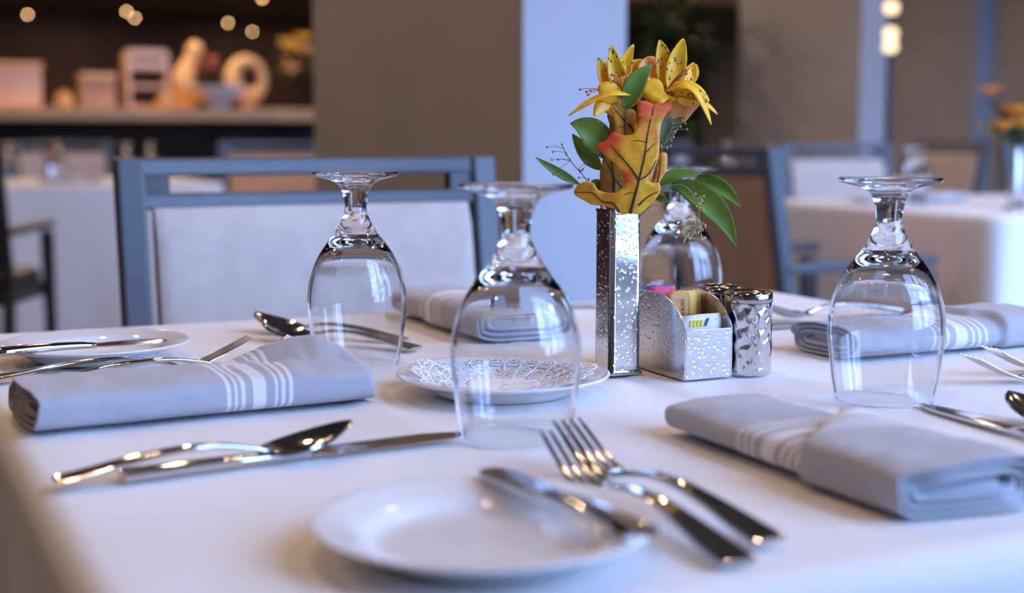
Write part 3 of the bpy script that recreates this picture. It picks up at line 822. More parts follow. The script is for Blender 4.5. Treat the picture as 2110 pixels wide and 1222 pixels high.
def bars(cx, cz, wd_, ht_, n, mt, lean=.25, y=-.0020):
    def f(o, wd, ht):
        mb = MB()
        for k in range(n):
            x = cx + (k - (n - 1) / 2) * wd_ / n
            mb.add([(x - wd_ / n * .33, y, cz), (x + wd_ / n * .33, y, cz), (x + wd_ / n * .33 + ht_ * lean, y, cz + ht_), (x - wd_ / n * .33 + ht_ * lean, y, cz + ht_),
                    (x - wd_ / n * .33, y + .0012, cz), (x + wd_ / n * .33, y + .0012, cz), (x + wd_ / n * .33 + ht_ * lean, y + .0012, cz + ht_), (x - wd_ / n * .33 + ht_ * lean, y + .0012, cz + ht_)],
                   [(0, 1, 2, 3), (4, 7, 6, 5), (0, 4, 5, 1), (1, 5, 6, 2), (2, 6, 7, 3), (3, 7, 4, 0)])
        mb.build('printed_mark', mt, o, smooth=False)
    return f
# front to back
packet('white packet at the caddy front, yellow letters and a blue slash near its top', M['pk_white'], .0215, .0065, .038, .0470, .08, marks=(bars(-.006, .0395, .013, .0050, 4, M['ink_yellow']), bars(.0025, .0395, .003, .0062, 1, M['ink_blue'], .5)))
packet('white packet right behind the packet with yellow letters', M['pk_white'], .0235, .0105, .037, .0485, .03, marks=(bars(.010, .0440, .006, .0008, 1, M['ink_black'], 0),))
packet('white packet third from the caddy front', M['pk_white'], .0215, .0145, .037, .0475, .0)
packet('white packet closest to the tan packets', M['pk_white'], .0225, .0185, .037, .0455, .0)
packet('brick red packet at the left of the caddy before the tan ones', M['pk_red'], .0200, .0240, .034, .0470, .0)
packet('tan packet at the left with maroon script running up it', M['pk_tan'], .0140, .0300, .0220, .0648, .02, marks=(stroke_text(.0030, .0500, .0034, M['ink_red'], 3), stroke_text(.0085, .0470, .0016, M['ink_red'], 8, n=2)), lean=-.02)
packet('yellow edged packet between the two tan packets', M['pk_yellow'], .0200, .0345, .0270, .0652, .02)
packet('tan packet at the right with maroon script, leaning to the shaker', M['pk_tan'], .0270, .0395, .0280, .0652, .03, marks=(stroke_text(.0060, .0500, .0034, M['ink_red'], 5), bars(-.0070, .0600, .0016, .0050, 1, M['ink_black'], 0)), lean=.03)
packet('olive tan packet behind the tan packets, next to the shaker', M['pk_yellow'], .0275, .0460, .0300, .0640, .03, lean=.04)
packet('pink packet peeping over the left side of the caddy', M['pk_pink'], .0135, .0580, .0220, .0662, .0)
packet('pink packet at the back of the caddy', M['pk_pink'], .0170, .0640, .0270, .0668, -.02)
packet('white and blue packet at the very back of the caddy', M['ink_blue'], .0180, .0700, .0280, .0670, -.02)

def make_shaker():
    s = thing('shaker', '', 'shaker')
    mb = MB(); rings = []; S = 60
    prof = [(.0176, 0), (.0188, .0006), (.0193, .002)] + [(.0193, .002 + .0565 * i / 44) for i in range(1, 45)]
    for r, z in prof:
        ring = []
        for j in range(S):
            a = 2 * pi * j / S
            k = 0
            if .004 < z < .058:
                k = .0003 * noise.noise(Vector((cos(a) * 3.2, sin(a) * 3.2, z * 60))) + .0003 * sin(a * 11 + 1.2 * sin(z * 420 + a * 3))
            ring.append(Vector(((r + k) * cos(a), (r + k) * sin(a), z)))
        rings.append(ring)
    mb.loft(rings).build('body', M['shaker_metal'], s, sharp=60)
    ld = MB().lathe([(.0193, .0588), (.0199, .0594), (.0200, .0620), (.0198, .0650), (.0190, .0668), (.0170, .0678), (.0145, .0676), (.0125, .0668), (.006, .0664), (0, .0664)], 48).build('lid', M['lid_metal'], s, sharp=60)
    h = MB()
    for k in range(7):
        a = 2 * pi * k / 6; r = .006 if k < 6 else 0
        h.lathe([(0, .0662), (.0008, .0662), (.0008, .06665), (0, .06665)], 8, (r * cos(a), r * sin(a), 0))
    h.build('pour_holes', M['ink_black'], ld)
    return s
sh = make_shaker(); sh.location = (.6605, .9610, TZ + .0022); tag(sh, 'hammered metal shaker right of the caddy, nearest the camera', 'shaker', 'metal shakers beside the caddy')
s2 = copy_tree(sh); s2.location = (.6605, 1.0025, TZ + .0022); s2['label'] = 'hammered metal shaker mostly hidden behind the packets'

# ------------------------------------------------------------------ bouquet: world points from offsets right / up / towards the diner
RT = Vector((cos(radians(25)), -sin(radians(25)), 0)); TW = Vector((-sin(radians(25)), -cos(radians(25)), 0)); UP = Vector((0, 0, 1))
KPX = 1 / (2548. * 2.841)        # metres per unit of the sketch used to lay out the bouquet
def Q(x, y, dep=0.):
    """bouquet sketch point (x right, y down, dep mm towards the viewer) -> world"""
    return Vector((VX, VY, TZ + .1345)) + RT * ((x - 631) * KPX) + UP * ((1100 - y) * KPX) + TW * (dep * .001)
def bez(p, t):
    if len(p) == 3: return p[0] * (1 - t) ** 2 + p[1] * 2 * t * (1 - t) + p[2] * t * t
    return p[0] * (1 - t) ** 3 + p[1] * 3 * t * (1 - t) ** 2 + p[2] * 3 * t * t * (1 - t) + p[3] * t ** 3
def blade(mb, pts, width, prof, cup=0., hint=None, nu=16, nv=8, th=.0004, wave=0., seed=0):
    """petal or leaf: centre line, half width profile, sideways cup"""
    hint = Vector(hint) if hint is not None else TW
    g = []
    for i in range(nu + 1):
        t = i / nu; p = bez(pts, t); d = (bez(pts, min(1, t + .02)) - bez(pts, max(0, t - .02))).normalized()
        sd = d.cross(hint)
        if sd.length < .15: sd = d.cross(UP)
        sd.normalize(); nrm = sd.cross(d).normalized()
        hw = width / 2 * prof(t)
        g.append([p + sd * hw * v + nrm * (cup * hw * v * v + wave * hw * sin(t * 9 + v * 3 + seed)) for v in [-1 + 2 * j / nv for j in range(nv + 1)]])
    mb.shell(g, th); return mb
pet = lambda t: max(.03, sin(pi * min(1, (t * .93 + .07)) ** .85) ** .65) if t < 1 else .10
leafp = lambda t: max(.015, sin(pi * t ** .85) ** .85)
def petal(parent, pts, wd, m, cup=.5, hint=None, seed=0, nm='petal'):
    return blade(MB(), [Q(*p) for p in pts], wd * 1.32 * KPX, pet, cup * .8, hint, wave=.06, seed=seed).build(nm, M[m], parent, sharp=0, fix=False)
def stamens(parent, base, tips):
    for k, tp in enumerate(tips):
        a, b = Q(*base), Q(*tp); mid = (a + b) / 2 + UP * .003
        mb = MB().tube([bez([a, mid, b], i / 8) for i in range(9)], .00035, 6)
        mb.ball(tuple(b), .0014, 8, (1, 1, .7))
        mb.build('stamen', M['stamen'], parent)
def stem(parent, top, dx=0., dy=0.):
    a = Q(*top); b = Vector((VX + dx, VY + dy, TZ + .1345)); c = Vector((VX + dx * .6, VY + dy * .6, TZ + .06))
    MB().tube([bez([a, (a + b) / 2 + (b - c).normalized() * .01, b, c], i / 14) for i in range(15)], .0013, 8).build('stem', M['stem'], parent)

GF = 'yellow lilies in the metal vase'
fa = thing('lily_flower', 'yellow spotted lily bloom on the left of the bouquet', 'flower', (0, 0, 0), 0, GF)
petal(fa, [(655, 450, 4), (610, 330, 2), (578, 145, 6)], 82, 'petal_spot', .5)
petal(fa, [(665, 440, 0), (630, 280, -4), (712, 138, -2)], 66, 'petal_spot', .5)
petal(fa, [(620, 450, 2), (545, 350, 0), (508, 215, 4)], 66, 'petal_spot', .5)
petal(fa, [(600, 460, -4), (560, 330, -8), (548, 232, -8)], 60, 'petal', .5)
petal(fa, [(690, 420, 10), (540, 350, 18), (330, 548, 22)], 118, 'petal', -.5, (0, 0, 1))
petal(fa, [(640, 480, 8), (540, 430, 14), (478, 552, 20)], 74, 'petal', -.4)
petal(fa, [(560, 430, 6), (650, 380, 10), (790, 320, 8)], 92, 'petal', -.4)
petal(fa, [(690, 430, -2), (735, 300, -6), (770, 222, -8)], 150, 'petal', .4)
petal(fa, [(600, 480, 6), (560, 440, 10), (540, 520, 14)], 110, 'petal_peach', -.4)
petal(fa, [(600, 490, 4), (690, 420, 9), (800, 335, 8)], 105, 'petal', -.3)
petal(fa, [(600, 470, 14), (560, 400, 22), (500, 380, 20)], 95, 'petal', -.3)
stamens(fa, (640, 400, 10), [(578, 318, 18), (590, 352, 20), (612, 300, 16), (560, 345, 22), (700, 245, 8)])
stamens(fa, (540, 410, 14), [(432, 415, 26), (455, 408, 24), (395, 402, 28), (440, 432, 26)])
stem(fa, (640, 500, 0), -.004, .002)
fb = thing('lily_flower', 'yellow spotted lily bloom on the right of the bouquet', 'flower', (0, 0, 0), 0, GF)
petal(fb, [(905, 410, 2), (900, 250, -2), (858, 114, 2)], 84, 'petal_spot', .5)
petal(fb, [(930, 400, 4), (955, 240, 2), (992, 108, 6)], 86, 'petal_spot', .5)
petal(fb, [(985, 390, -2), (1045, 320, -4), (1060, 240, -2)], 72, 'petal', .5)
petal(fb, [(1010, 360, 0), (1060, 320, -2), (1078, 250, -4)], 56, 'petal_spot', .5)
petal(fb, [(900, 400, 8), (1080, 250, 14), (1152, 598, 16)], 150, 'petal', -.5, (0, 0, 1))
petal(fb, [(940, 420, 6), (1110, 410, 10), (1190, 540, 12)], 105, 'petal', -.5, (0, 0, 1))
petal(fb, [(930, 440, 10), (1010, 390, 16), (1130, 470, 20)], 110, 'petal_spot', -.4)
petal(fb, [(880, 380, 8), (830, 400, 16), (860, 480, 20)], 150, 'petal', -.4)
petal(fb, [(870, 390, 0), (810, 270, -2), (830, 205, -6)], 150, 'petal_peach', .4)
petal(fb, [(880, 400, -4), (790, 300, -8), (720, 232, -8)], 110, 'petal', .4)
petal(fb, [(900, 560, 2), (960, 470, 8), (1090, 480, 8)], 140, 'petal_peach', -.5)
stamens(fb, (900, 400, 10), [(985, 295, 18), (1000, 310, 20), (975, 322, 16), (1005, 290, 14), (962, 345, 18)])
stem(fb, (900, 540, 0), .004, .002)

# autumn oak leaves: outline filled, bowed, with raised veins
def oak(name, label, outline, m, veins, bow, d0, th=.0005, tips=(), group='autumn oak leaves in the metal vase'):
    root = thing(name, label, 'leaf', (0, 0, 0), 0, group)
    ol = [Vector((p[0], p[1])) for p in outline]
    q = catmull([(p.x, p.y, 0) for p in ol] + [(ol[0].x, ol[0].y, 0)], 4)[:-1]
    m_ = len(ol); bd = []
    for i, p in enumerate(q):
        a, t = divmod(i, 4); l = ol[a].lerp(ol[(a + 1) % m_], t / 4); bd.append(Vector((p.x, p.y)) * .55 + l * .45)
    n = len(bd)
    xs = [p.x for p in bd]; ys = [p.y for p in bd]
    pts = list(bd)
    def inside(x, y):
        c = False; j = n - 1
        for i in range(n):
            if (bd[i].y > y) != (bd[j].y > y) and x < (bd[j].x - bd[i].x) * (y - bd[i].y) / (bd[j].y - bd[i].y) + bd[i].x: c = not c
            j = i
        return c
    st = 22.; y = min(ys); r = 0
    while y < max(ys):
        x = min(xs) + (st / 2 if r % 2 else 0)
        while x < max(xs):
            if inside(x, y) and min((Vector((x, y)) - b).length for b in bd) > st * .5: pts.append(Vector((x, y)))
            x += st
        y += st * .87; r += 1
    res = delaunay_2d_cdt(pts, [(i, (i + 1) % n) for i in range(n)], [], 1, 1e-4)
    V2, F2 = res[0], res[2]
    dep = lambda x, y: d0 + bow(x, y) + 1.1 * noise.noise(Vector((x * .012, y * .012, d0)))
    k = len(V2)
    vs = [Q(p.x, p.y, dep(p.x, p.y)) for p in V2] + [Q(p.x, p.y, dep(p.x, p.y) - th * 1000) for p in V2]
    fs = [tuple(f) for f in F2] + [tuple(i + k for i in reversed(f)) for f in F2]
    cnt = {}
    for f in F2:
        for a, b in zip(f, f[1:] + f[:1]): cnt[(a, b)] = 1
    for (a, b) in cnt:
        if (b, a) not in cnt: fs.append((a, b, b + k, a + k))
    bl = MB().add(vs, fs).build('blade', M[m], root, sharp=0)
    mb = MB()
    for line, w0 in veins:
        c = catmull([(p[0], p[1], 0) for p in line], 5)
        mb.tube([Q(p.x, p.y, dep(p.x, p.y) + .12) for p in c], [w0 * KPX * (1 - .75 * i / len(c)) for i in range(len(c))], 6)
    if veins: mb.build('vein', M['vein'], bl)
    return root
OAK1 = [(690, 1108), (640, 1108), (575, 1075), (530, 1062), (470, 1060), (425, 1035), (380, 1012), (366, 985), (388, 945), (430, 924), (478, 934), (500, 968), (540, 985), (600, 988), (640, 962), (655, 925), (640, 880), (600, 825), (560, 790),
        (520, 755), (484, 724), (505, 705), (545, 690), (570, 655), (592, 640), (640, 660), (690, 655), (716, 630), (724, 580), (720, 520), (725, 466), (770, 464), (818, 482), (868, 472), (922, 480), (918, 510), (886, 545), (862, 590), (852, 660),
        (850, 740), (842, 800), (822, 840), (796, 885), (792, 920), (822, 932), (850, 928), (862, 960), (848, 1004), (800, 1060), (745, 1108)]
def red_tips(m, spots):
    src = B(m).inputs['Base Color'].links[0].from_socket; tc = N(m, 'ShaderNodeTexCoord')
    for p, r in spots:
        d = N(m, 'ShaderNodeVectorMath', operation='DISTANCE'); L(m, tc.outputs['Object'], d.inputs[0]); d.inputs[1].default_value = p
        f = N(m, 'ShaderNodeMapRange'); f.inputs['From Min'].default_value = r * .35; f.inputs['From Max'].default_value = r
        f.inputs['To Min'].default_value = .9; f.inputs['To Max'].default_value = 0
        L(m, d.outputs['Value'], f.inputs['Value'])
        mx = N(m, 'ShaderNodeMixRGB'); L(m, f.outputs[0], mx.inputs[0]); L(m, src, mx.inputs[1]); mx.inputs[2].default_value = (.68, .055, .012, 1); src = mx.outputs[0]
    L(m, src, B(m).inputs['Base Color'])
red_tips(M['oak'], [(Q(735, 490, 20), .020), (Q(590, 665, 18), .013), (Q(520, 715, 18), .013), (Q(900, 490, 19), .015), (Q(660, 900, 21), .010)])
red_tips(M['oak_pink'], [(Q(580, 600, 5), .0080), (Q(565, 500, 5), .006), (Q(830, 890, 5), .007)])
oak('autumn_leaf', 'large yellow-orange oak leaf at the front of the bouquet', OAK1, 'oak',
    [([(690, 1108), (715, 1000), (735, 915), (765, 780), (785, 640), (820, 488)], 9), ([(735, 915), (690, 850), (640, 790), (575, 715)], 7), ([(735, 915), (790, 880), (835, 800)], 5),
     ([(625, 1100), (590, 1050), (530, 1040), (470, 990), (372, 990)], 7), ([(735, 1060), (790, 1010), (850, 980)], 6), ([(770, 760), (810, 720), (848, 690)], 3), ([(776, 700), (735, 690), (700, 690)], 3), ([(650, 1000), (690, 985), (715, 1000)], 3)],
    lambda x, y: 10 + 6 * sin((y - 480) / 640 * pi) - ((x - 740) / 190) ** 2 * 3.5 + (3 if y < 560 else 0), 8)
oak('autumn_leaf', 'pink-edged oak leaf lobe at the upper left behind the large leaf', [(560, 490), (600, 476), (645, 506), (695, 508), (722, 530), (730, 650), (720, 760), (660, 740), (600, 665), (600, 610), (585, 540)], 'oak_pink',
    [([(720, 720), (700, 620), (650, 570), (590, 500)], 7), ([(690, 600), (650, 610), (610, 610)], 3)], lambda x, y: 4 + (640 - x) * .01, 8)
oak('autumn_leaf', 'yellow oak leaf edge with a pink patch at the right of the large leaf', [(835, 1000), (822, 930), (830, 880), (850, 830), (860, 770), (880, 755), (905, 765), (908, 830), (895, 880), (868, 920), (850, 970)], 'oak_pink',
    [([(840, 990), (862, 880), (872, 770)], 5)], lambda x, y: 4., 4)
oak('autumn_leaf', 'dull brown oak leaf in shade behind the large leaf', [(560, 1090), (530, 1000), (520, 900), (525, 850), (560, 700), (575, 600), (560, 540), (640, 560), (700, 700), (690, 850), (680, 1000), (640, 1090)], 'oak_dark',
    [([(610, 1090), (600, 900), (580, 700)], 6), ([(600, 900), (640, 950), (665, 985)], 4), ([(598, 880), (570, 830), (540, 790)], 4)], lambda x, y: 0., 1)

def leaf(parent, pts, wd, m='green', cup=.35, hint=None):
    P = [Q(*p) for p in pts]
    o = blade(MB(), P, wd * KPX, leafp, cup, hint, 20, 8, .0004, .03).build('leaf', M[m], parent, sharp=0, fix=False)
    return o
def sprig(label, stem_pts, leaves, group='green leaf sprigs in the metal vase'):
    r = thing('leafy_sprig', label, 'foliage', (0, 0, 0), 0, group)
    c = [Q(*p) for p in stem_pts]; c = catmull([tuple(p) for p in c], 6)
    MB().tube(c, .0009, 7).build('stem', M['stem'], r)
    for lf in leaves: leaf(r, *lf)
    return r
IN = (640, 1250, -2)
sprig('green pointed leaf standing between the two lily blooms', [(650, 1250, 4), (670, 900, 8), (665, 520, 14)], [([(655, 520, 14), (690, 350, 20), (806, 262, 18)], 120)])
sprig('dark green broad leaves at the left of the bouquet', [(610, 1250, 0), (590, 1050, 0), (525, 850, -2)],
      [([(555, 800, -2), (510, 600, 4), (345, 592, 6)], 170), ([(530, 860, -4), (440, 770, -2), (358, 650, 0)], 95), ([(545, 980, -2), (500, 930, 0), (470, 925, 2)], 60)])
sprig('thin green leaf reaching out at the far left of the bouquet', [(600, 1250, -4), (520, 1050, -4), (400, 940, -2)], [([(405, 945, -2), (280, 880, 2), (142, 784, 6)], 52)])
sprig('blue-green leaf under the right lily bloom', [(690, 1250, -2), (780, 1000, -2), (855, 720, 0)], [([(852, 740, 0), (880, 580, 4), (1040, 518, 2)], 120, 'green_blue'), ([(850, 720, -2), (880, 600, -2), (980, 530, -4)], 90)])
sprig('long green leaves drooping at the right over the back goblet', [(700, 1250, 2), (800, 1040, 0), (900, 945, -4), (1020, 895, -6), (1095, 900, -6)],
      [([(1090, 898, -6), (1230, 930, 0), (1342, 1078, 4)], 92), ([(860, 960, 0), (930, 850, 4), (1110, 885, 2)], 66), ([(860, 980, -2), (960, 930, -2), (1050, 985, -4)], 66, 'green_blue'),
       ([(940, 935, -2), (1200, 1000, 8), (1310, 1300, 12)], 150), ([(830, 1010, 4), (870, 1020, 8), (922, 1046, 10)], 40)])
def filler(label, stem_pts, tips, m, group='fine dried filler sprigs in the metal vase', rb=.0009):
    r = thing('filler_sprig', label, 'foliage', (0, 0, 0), 0, group)
    c = catmull([tuple(Q(*p)) for p in stem_pts], 6)
    MB().tube(c, .00045, 6).build('stem', M['stem'], r)
    for k, tp in enumerate(tips):
        b = Q(*tp); near = min(c, key=lambda p: (p - b).length + (p.z > b.z) * .004)
        mid = (near + b) / 2 + UP * .002
        mb = MB().tube([bez([near, mid, b], i / 6) for i in range(7)], .00022, 5)
        mb.ball(tuple(b), rb, 8, (.8, .8, 1.3)); mb.build('bud', M[m], r)
    return r
rr = random.Random(3)
filler('fine brown budded sprig at the left of the bouquet', [(620, 1250, 2), (540, 1060, 4), (440, 915, 6), (350, 810, 8), (300, 720, 8)],
       [(210, 728, 8), (245, 755, 8), (298, 712, 8), (322, 768, 10), (248, 885, 8), (275, 800, 6), (240, 800, 8), (400, 860, 10), (418, 855, 10), (430, 820, 8), (452, 822, 8), (455, 915, 6), (395, 905, 8), (345, 800, 6)], 'bud_dark')
filler('pale filler sprig under the right lily bloom', [(690, 1250, 0), (810, 960, 0), (880, 740, 4), (940, 600, 6)],
       [(960, 560, 6), (990, 570, 8), (1010, 590, 8), (1020, 625, 8), (985, 610, 6), (935, 560, 8), (930, 690, 8), (925, 720, 8), (940, 670, 10), (905, 730, 8), (915, 540, 8), (900, 545, 6), (950, 640, 8), (870, 720, 8)], 'bud')
filler('golden filler sprig hanging at the right over the back goblet', [(700, 1250, 4), (810, 1040, 6), (930, 950, 8), (1020, 960, 10), (1080, 1050, 10), (1100, 1160, 10)],
       [(rr.uniform(1040, 1135), rr.uniform(990, 1210), rr.uniform(6, 14)) for _ in range(26)] + [(rr.uniform(960, 1110), rr.uniform(1180, 1300), rr.uniform(4, 12)) for _ in range(26)], 'bud')
filler('thin pale sprig trailing below the large oak leaf at the right', [(690, 1250, 8), (760, 1120, 8), (850, 1060, 8), (905, 1160, 8)], [(830, 1050, 10), (826, 1090, 10), (930, 1210, 8), (960, 1250, 6)], 'bud')

# ------------------------------------------------------------------ chairs (face -y, origin on the floor under the seat)
def make_chair(label, loc, rz, fr='frame', pad='pad', group='armchairs around the tables', arms=True):
    c = thing('dining_armchair' if arms else 'dining_chair', label, 'chair', loc, rz, group)
    W, ZT = .508, .918; F = M[fr]
    def by(z): return .235 + (z - .45) * .16          # back leans away from the sitter
    for s in (-1, 1):
        x = s * (W / 2 - .017)
        mb = MB(); zs = [0, .2, .45, .68, ZT]
        mb.loft([[Vector((x + a * .017, (by(z) if z > .45 else .235 + (.45 - z) * .10) + b * .017 + .0, z)) for a, b in ((-1, -1), (1, -1), (1, 1), (-1, 1))] for z in zs])
        mb.build('back_post', F, c, smooth=False, bevel=.004)
        MB().loft([[Vector((x + a * .02 * (.7 + .3 * z / .64), -.165 + (z - .45) * .03 + b * .02, z)) for a, b in ((-1, -1), (1, -1), (1, 1), (-1, 1))] for z in ((0, .3, .615) if arms else (0, .2, .42))]).build('front_leg', F, c, smooth=False, bevel=.004)
        if arms: MB().bar((x, by(.63), .632), (x, -.185, .640), .045, .026).build('armrest', F, c, smooth=False, bevel=.006)
    def rail(z0, z1, nm, d=.022, bow=.012):
        n = 14; rings = []
        for i in range(n + 1):
            x = -(W / 2 - .030) + (W - .060) * i / n; b = bow * (1 - (2 * i / n - 1) ** 2)
            rings.append([Vector((x, by(z) + b + o, z)) for z, o in ((z0, -d / 2), (z1, -d / 2), (z1, d / 2), (z0, d / 2))])
        return MB().loft(rings).build(nm, F, c, smooth=False, bevel=.004)
    rail(ZT - .0235, ZT - .001, 'top_rail'); rail(ZT - .0645, ZT - .0445, 'lower_rail'); rail(.50, .53, 'bottom_rail')
    for s in (-1, 1):
        MB().box((s * (W / 2 - .048), by(ZT - .034) + .003, ZT - .034), (.034, .022, .023)).build('slot_end', F, c, smooth=False)
    # padded back
    g = []; n = 12
    rings = []
    for i in range(n + 1):
        z = lerp(.525, ZT - .062, i / n); row = []
        e = min(1, min(i, n - i) / 2.); e = sqrt(max(0, 1 - (1 - e) ** 2))
        for j in range(24):
            a = 2 * pi * j / 24; cx_, sy = cos(a), sin(a)
            x = (W / 2 - .042) * math.copysign(abs(cx_) ** .22, cx_); y = .021 * math.copysign(abs(sy) ** .35, sy) * (.35 + .65 * e)
            b = .010 * (1 - (x / (W / 2)) ** 2)
            row.append(Vector((x, by(z) - .010 + y + b, z)))
        rings.append(row)
    MB().loft(rings).build('back_pad', M[pad], c, sharp=50)
    MB().box((0, .03, .415), (W - .045, .40, .05)).build('seat_frame', F, c, smooth=False, bevel=.006)
    rings = []
    for z, k in ((.44, .97), (.455, 1.), (.475, .99), (.488, .95), (.493, .86)):
        rings.append([Vector(((W / 2 - .028) * k * math.copysign(abs(cos(a)) ** .3, cos(a)), .195 * k * math.copysign(abs(sin(a)) ** .3, sin(a)) + .02, z)) for a in [2 * pi * j / 32 for j in range(32)]])
    MB().loft(rings).build('seat_cushion', M[pad], c, sharp=50)
    return c
def put_chair(label, loc, rz, src):
    c = copy_tree(src); c.location = loc; c.rotation_euler = (0, 0, rz); c['label'] = label; return c
# back plane of the nearest chair lies just beyond the far edge of the table
ch1 = make_chair('grey framed chair with cream padded back directly behind the near table', (.5525, 1.490, 0), 0, group='chairs drawn up to the near table', arms=False)
ch2 = make_chair('brown backed chair seen from behind, right of the flowers', (2.250, 2.985, 0), radians(90), 'frame', 'pad_shaded')
ch2b = make_chair('grey framed chair with cream pad behind the right table', (3.33, 4.00, 0), 0)
put_chair('grey chair beyond the table at the far right', (4.35, 3.95, 0), 0, ch2b)
put_chair('far chair whose grey top rail shows behind the brown chair', (3.95, 6.40, 0), 0, ch2b)
put_chair('far chair right of the other grey top rail, before the second pier', (4.75, 5.6, 0), radians(-90), ch2b)
ch3 = make_chair('dark chair with a bent arm at the left edge of the picture', (.346, 5.17, 0), radians(155), 'frame_dark', 'frame_dark')
put_chair('brown chair in the middle distance below the curved cream vase', (1.80, 6.35, 0), radians(-8), ch2)
put_chair('chair with pale pad behind the left end of the grey chair', (1.00, 7.28, 0), 0, ch2b)
put_chair('grey chair tucked behind the left side of the wide pier', (2.95, 6.75, 0), 0, ch2b)

put_chair('unseen grey framed chair added on the window side to shade the near cloth', (.5725, .285, 0), radians(180), ch1)  # out of view, added to block window light from the cloth drop
# ------------------------------------------------------------------ things on the other tables
def flower_posy(name, label, loc, vase_m, r0, h0, cols, n, R, seed, group=None):
    t = thing(name, label, 'flowers', loc, 0, group); rd = random.Random(seed)
    MB().lathe([(0, 0), (r0 * .9, 0), (r0, h0 * .3), (r0 * .75, h0 * .8), (r0 * .8, h0), (r0 * .7, h0), (0, h0 * .85)], 20).build('vase', M[vase_m], t)
    for k in range(n):
        a = rd.uniform(0, 2 * pi); q = rd.uniform(.1, 1) * R; z = h0 + R * rd.uniform(.25, 1.5)
        p = Vector((q * cos(a), q * sin(a), z)); mb = MB()
        for j in range(6):
            b = 2 * pi * j / 6 + rd.random(); d = Vector((cos(b), sin(b), .5)) * R * .36
            blade(mb, [p, p + d * .6 + UP * R * .1, p + d], R * .26, pet, .4, UP, 6, 4, .002)
        mb.build('blossom', M[cols[k % len(cols)]], t, sharp=0, fix=False)
    mb = MB()
    for k in range(n + 6):
        a = rd.uniform(0, 2 * pi); d = Vector((cos(a), sin(a), rd.uniform(.2, 1.2))) * R
        blade(mb, [Vector((0, 0, h0 * .9)), Vector((0, 0, h0)) + d * .5 + UP * R * .3, Vector((0, 0, h0)) + d], R * .22, leafp, .3, UP, 8, 4, .002)
    mb.build('leaves', M['leaf_far'], t, sharp=0, fix=False)
    return t
flower_posy('flower_posy', 'orange and yellow flowers in a small vase at the right edge', (2.985, 3.045, TZ + .002), 'vase_metal', .02, .13, ['flower_far_o', 'flower_far_o', 'flower_far_y'], 11, .095, 4).scale = (1, 1, 1.25)
tag(pl.copy(), None)
fp = pl.copy(); COL.objects.link(fp); fp.location = (2.72, 3.33, TZ + .002); tag(fp, 'white plate on the left of the right table', 'plate', 'plates on the tables behind')
fp = pl.copy(); COL.objects.link(fp); fp.location = (3.10, 2.80, TZ + .002); tag(fp, 'white plate near the bright corner of the right table', 'plate', 'plates on the tables behind')
fp = pl.copy(); COL.objects.link(fp); fp.location = (.52, 6.15, TZ + .002); tag(fp, 'plate at the left front of the far left table', 'plate', 'plates on the tables behind')
make_napkin('t', 'tan shaded napkin in the middle of the right table', (2.80, 3.25, TZ + .003), radians(20), M['napkin_b'], group='napkins on the tables behind')
make_napkin('t', 'folded napkin at the front of the far left table', (.72, 6.10, TZ + .003), radians(0), M['napkin'], group='napkins on the tables behind')
o = copy_tree(PROTO['spoon']); o.location = (2.70, 2.78, TZ + .003); o.rotation_euler = (0, 0, .6); o['label'] = 'glinting spoon near the front edge of the right table'; o['group'] = 'cutlery on the tables behind'
flower_posy('flower_posy', 'small pink flowers among the goblets of the far left table', (.78, 6.30, TZ + .002), 'vase_metal', .02, .08, ['flower_far_p'], 5, .05, 9)

# tall lamp of stacked glowing globes
tl = thing('globe_lamp', 'tall slim lamp with stacked glowing globes before the right pier', 'lamp', (4.0186, 4.8392, 0))
MB().lathe([(0, 0), (.14, 0), (.14, .012), (.02, .02), (.0, .02)], 28).build('base', M['black'], tl)
MB().tube([(0, 0, .01), (0, 0, 1.9)], .014, 14).build('pole', M['frame_dark'], tl)
for z in (1.320, 1.372, 1.480, 1.62):
    MB().ball((0, 0, z), .030, 18).build('globe', M['globe'], tl)

# ------------------------------------------------------------------ the bar at the back left
br = thing('bar_counter', 'long dark bar with a honey coloured lit top at the back left', 'bar', (1.3, 9.7, 0))
MB().box((0, .45, .52), (4.6, .7, 1.04)).build('bar_front', M['bar_body'], br, smooth=False)
MB().box((0, .35, 1.085), (4.8, 1.1, .085)).build('bar_top', M['bar_top'], br, smooth=False, bevel=.006)
BZ = 1.1295
def onbar(px_x, px_y): return (px_x, px_y, BZ)
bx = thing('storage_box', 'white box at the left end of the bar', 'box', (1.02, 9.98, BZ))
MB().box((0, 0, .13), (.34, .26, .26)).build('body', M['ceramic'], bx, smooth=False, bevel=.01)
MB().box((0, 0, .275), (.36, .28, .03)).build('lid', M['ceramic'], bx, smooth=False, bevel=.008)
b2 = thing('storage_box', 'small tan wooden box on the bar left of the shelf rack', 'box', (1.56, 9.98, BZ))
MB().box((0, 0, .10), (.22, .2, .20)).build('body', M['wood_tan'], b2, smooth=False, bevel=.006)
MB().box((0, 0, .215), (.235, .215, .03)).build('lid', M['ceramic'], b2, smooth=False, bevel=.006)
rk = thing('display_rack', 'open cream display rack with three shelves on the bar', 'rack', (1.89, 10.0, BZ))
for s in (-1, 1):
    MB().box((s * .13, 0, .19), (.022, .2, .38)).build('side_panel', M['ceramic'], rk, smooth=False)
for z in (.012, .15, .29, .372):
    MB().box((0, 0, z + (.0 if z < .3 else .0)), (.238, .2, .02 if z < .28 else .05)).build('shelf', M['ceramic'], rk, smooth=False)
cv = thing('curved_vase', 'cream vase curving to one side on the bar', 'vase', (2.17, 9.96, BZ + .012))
q = catmull([(-.02, 0, .001), (-.03, 0, .08), (-.035, 0, .17), (-.01, 0, .26), (.03, 0, .33), (.05, 0, .38)], 6)
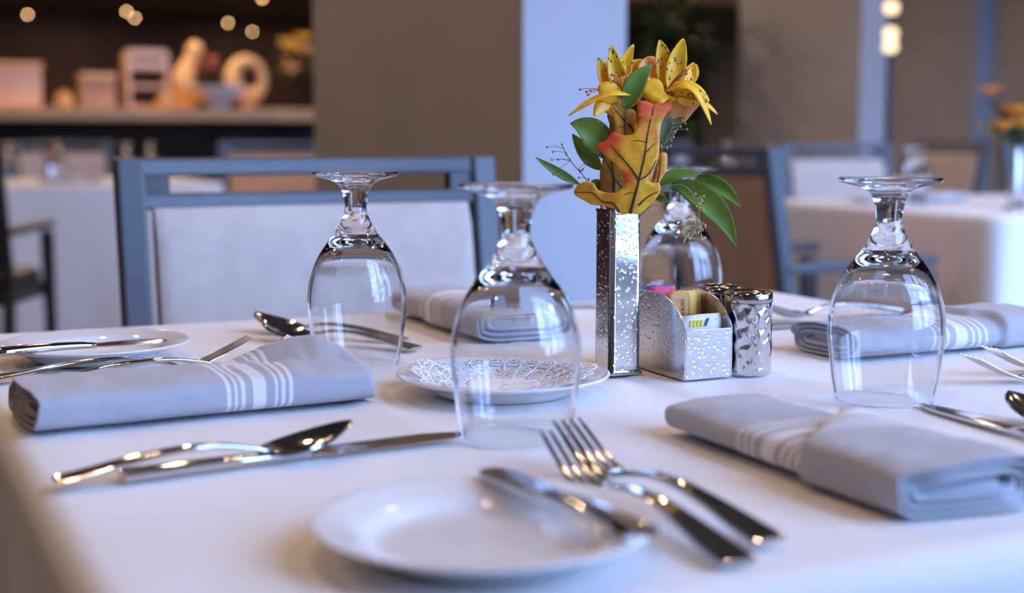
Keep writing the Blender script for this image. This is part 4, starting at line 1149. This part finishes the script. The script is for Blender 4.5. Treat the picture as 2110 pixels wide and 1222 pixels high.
MB().tube(q, [.088 * interp([(0, .85), (.2, 1.), (.45, .95), (.65, .62), (.85, .58), (1, .62)], i / (len(q) - 1)) for i in range(len(q))], 24).build('body', M['ceramic'], cv)
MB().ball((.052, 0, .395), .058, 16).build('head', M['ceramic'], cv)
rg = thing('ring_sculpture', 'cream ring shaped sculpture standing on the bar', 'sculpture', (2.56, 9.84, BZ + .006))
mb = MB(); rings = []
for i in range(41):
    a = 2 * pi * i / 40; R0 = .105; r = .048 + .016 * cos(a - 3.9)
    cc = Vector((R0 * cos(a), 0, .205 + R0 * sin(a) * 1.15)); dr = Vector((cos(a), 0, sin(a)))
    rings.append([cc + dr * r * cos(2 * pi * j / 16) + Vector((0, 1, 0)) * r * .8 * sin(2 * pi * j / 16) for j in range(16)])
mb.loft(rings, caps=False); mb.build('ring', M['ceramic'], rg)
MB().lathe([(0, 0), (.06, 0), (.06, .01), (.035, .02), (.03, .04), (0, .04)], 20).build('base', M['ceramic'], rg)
bw = tag(MB().lathe(dens([(0, .0), (.06, .0), (.07, .02), (.15, .08), (.19, .14), (.185, .14), (.14, .085), (.06, .03), (0, .025)], 3), 40).build('serving_bowl', M['white_glaze'], None, sharp=0, loc=(2.30, 9.63, BZ)), 'pale serving bowl at the front edge of the bar', 'bowl')
flower_posy('flower_arrangement', 'large yellow and peach flower arrangement beside the wide pier', (2.93, 9.78, BZ), 'bar_body', .08, .16, ['flower_far_y', 'flower_far_c', 'flower_far_y'], 12, .22, 5)
flower_posy('flower_arrangement', 'pink flowers left of the ring sculpture on the bar', (2.37, 10.20, BZ), 'bar_body', .05, .20, ['flower_far_p'], 8, .11, 6)
# small things on the bar that catch the light
for x, y, lab in ((1.30, 9.66, 'squat gold lit jar on the bar left of the tan box'), (1.95, 9.64, 'squat gold lit jar on the bar before the shelf rack')):
    t = thing('jar', lab, 'jar', (x, y, BZ), 0, 'squat jars on the bar')
    MB().lathe([(0, 0), (.05, 0), (.06, .03), (.055, .07), (.03, .085), (0, .085)], 24).build('body', M['ceramic'], t)
    MB().lathe([(0, .085), (.035, .085), (.035, .095), (.012, .10), (.012, .115), (0, .118)], 20).build('lid', M['bar_top'], t)

# tall dark plant standing between the piers
pt = thing('potted_tree', 'dark leafy indoor tree between the wide pier and the next one', 'plant', (4.72, 7.75, 0))
MB().lathe([(0, 0), (.17, 0), (.22, .4), (.20, .4), (.18, .36), (0, .36)], 28).build('pot', M['bar_body'], pt)
MB().tube([(0, 0, .3), (.03, 0, .8), (0, .02, 1.5)], [.03, .025, .012], 10).build('trunk', M['frame_dark'], pt)
mb = MB(); rd = random.Random(11)
for k in range(170):
    a = rd.uniform(0, 2 * pi); rr_ = rd.uniform(.05, .42); z = rd.uniform(.75, 1.75)
    p = Vector((rr_ * .5 * cos(a), rr_ * .5 * sin(a), z)); d = Vector((cos(a), sin(a), rd.uniform(-.5, .4))) * .24
    blade(mb, [p, p + d * .5 + UP * .05, p + d], .07, leafp, .3, UP, 6, 2, .001)
mb.build('foliage', M['leaf_far'], pt, sharp=0, fix=False)

# ------------------------------------------------------------------ view and light paths
vs_ = SC.view_settings
SC.display_settings.display_device = 'sRGB'
vs_.view_transform = 'Standard'; vs_.look = 'None'; vs_.gamma = 1; vs_.use_curve_mapping = False
vs_.exposure = 0.03
cy = SC.cycles
cy.max_bounces = 16; cy.transmission_bounces = 14; cy.diffuse_bounces = 4; cy.glossy_bounces = 5; cy.transparent_max_bounces = 12
cy.sample_clamp_indirect = 14; cy.blur_glossy = .02; cy.caustics_reflective = True; cy.caustics_refractive = True
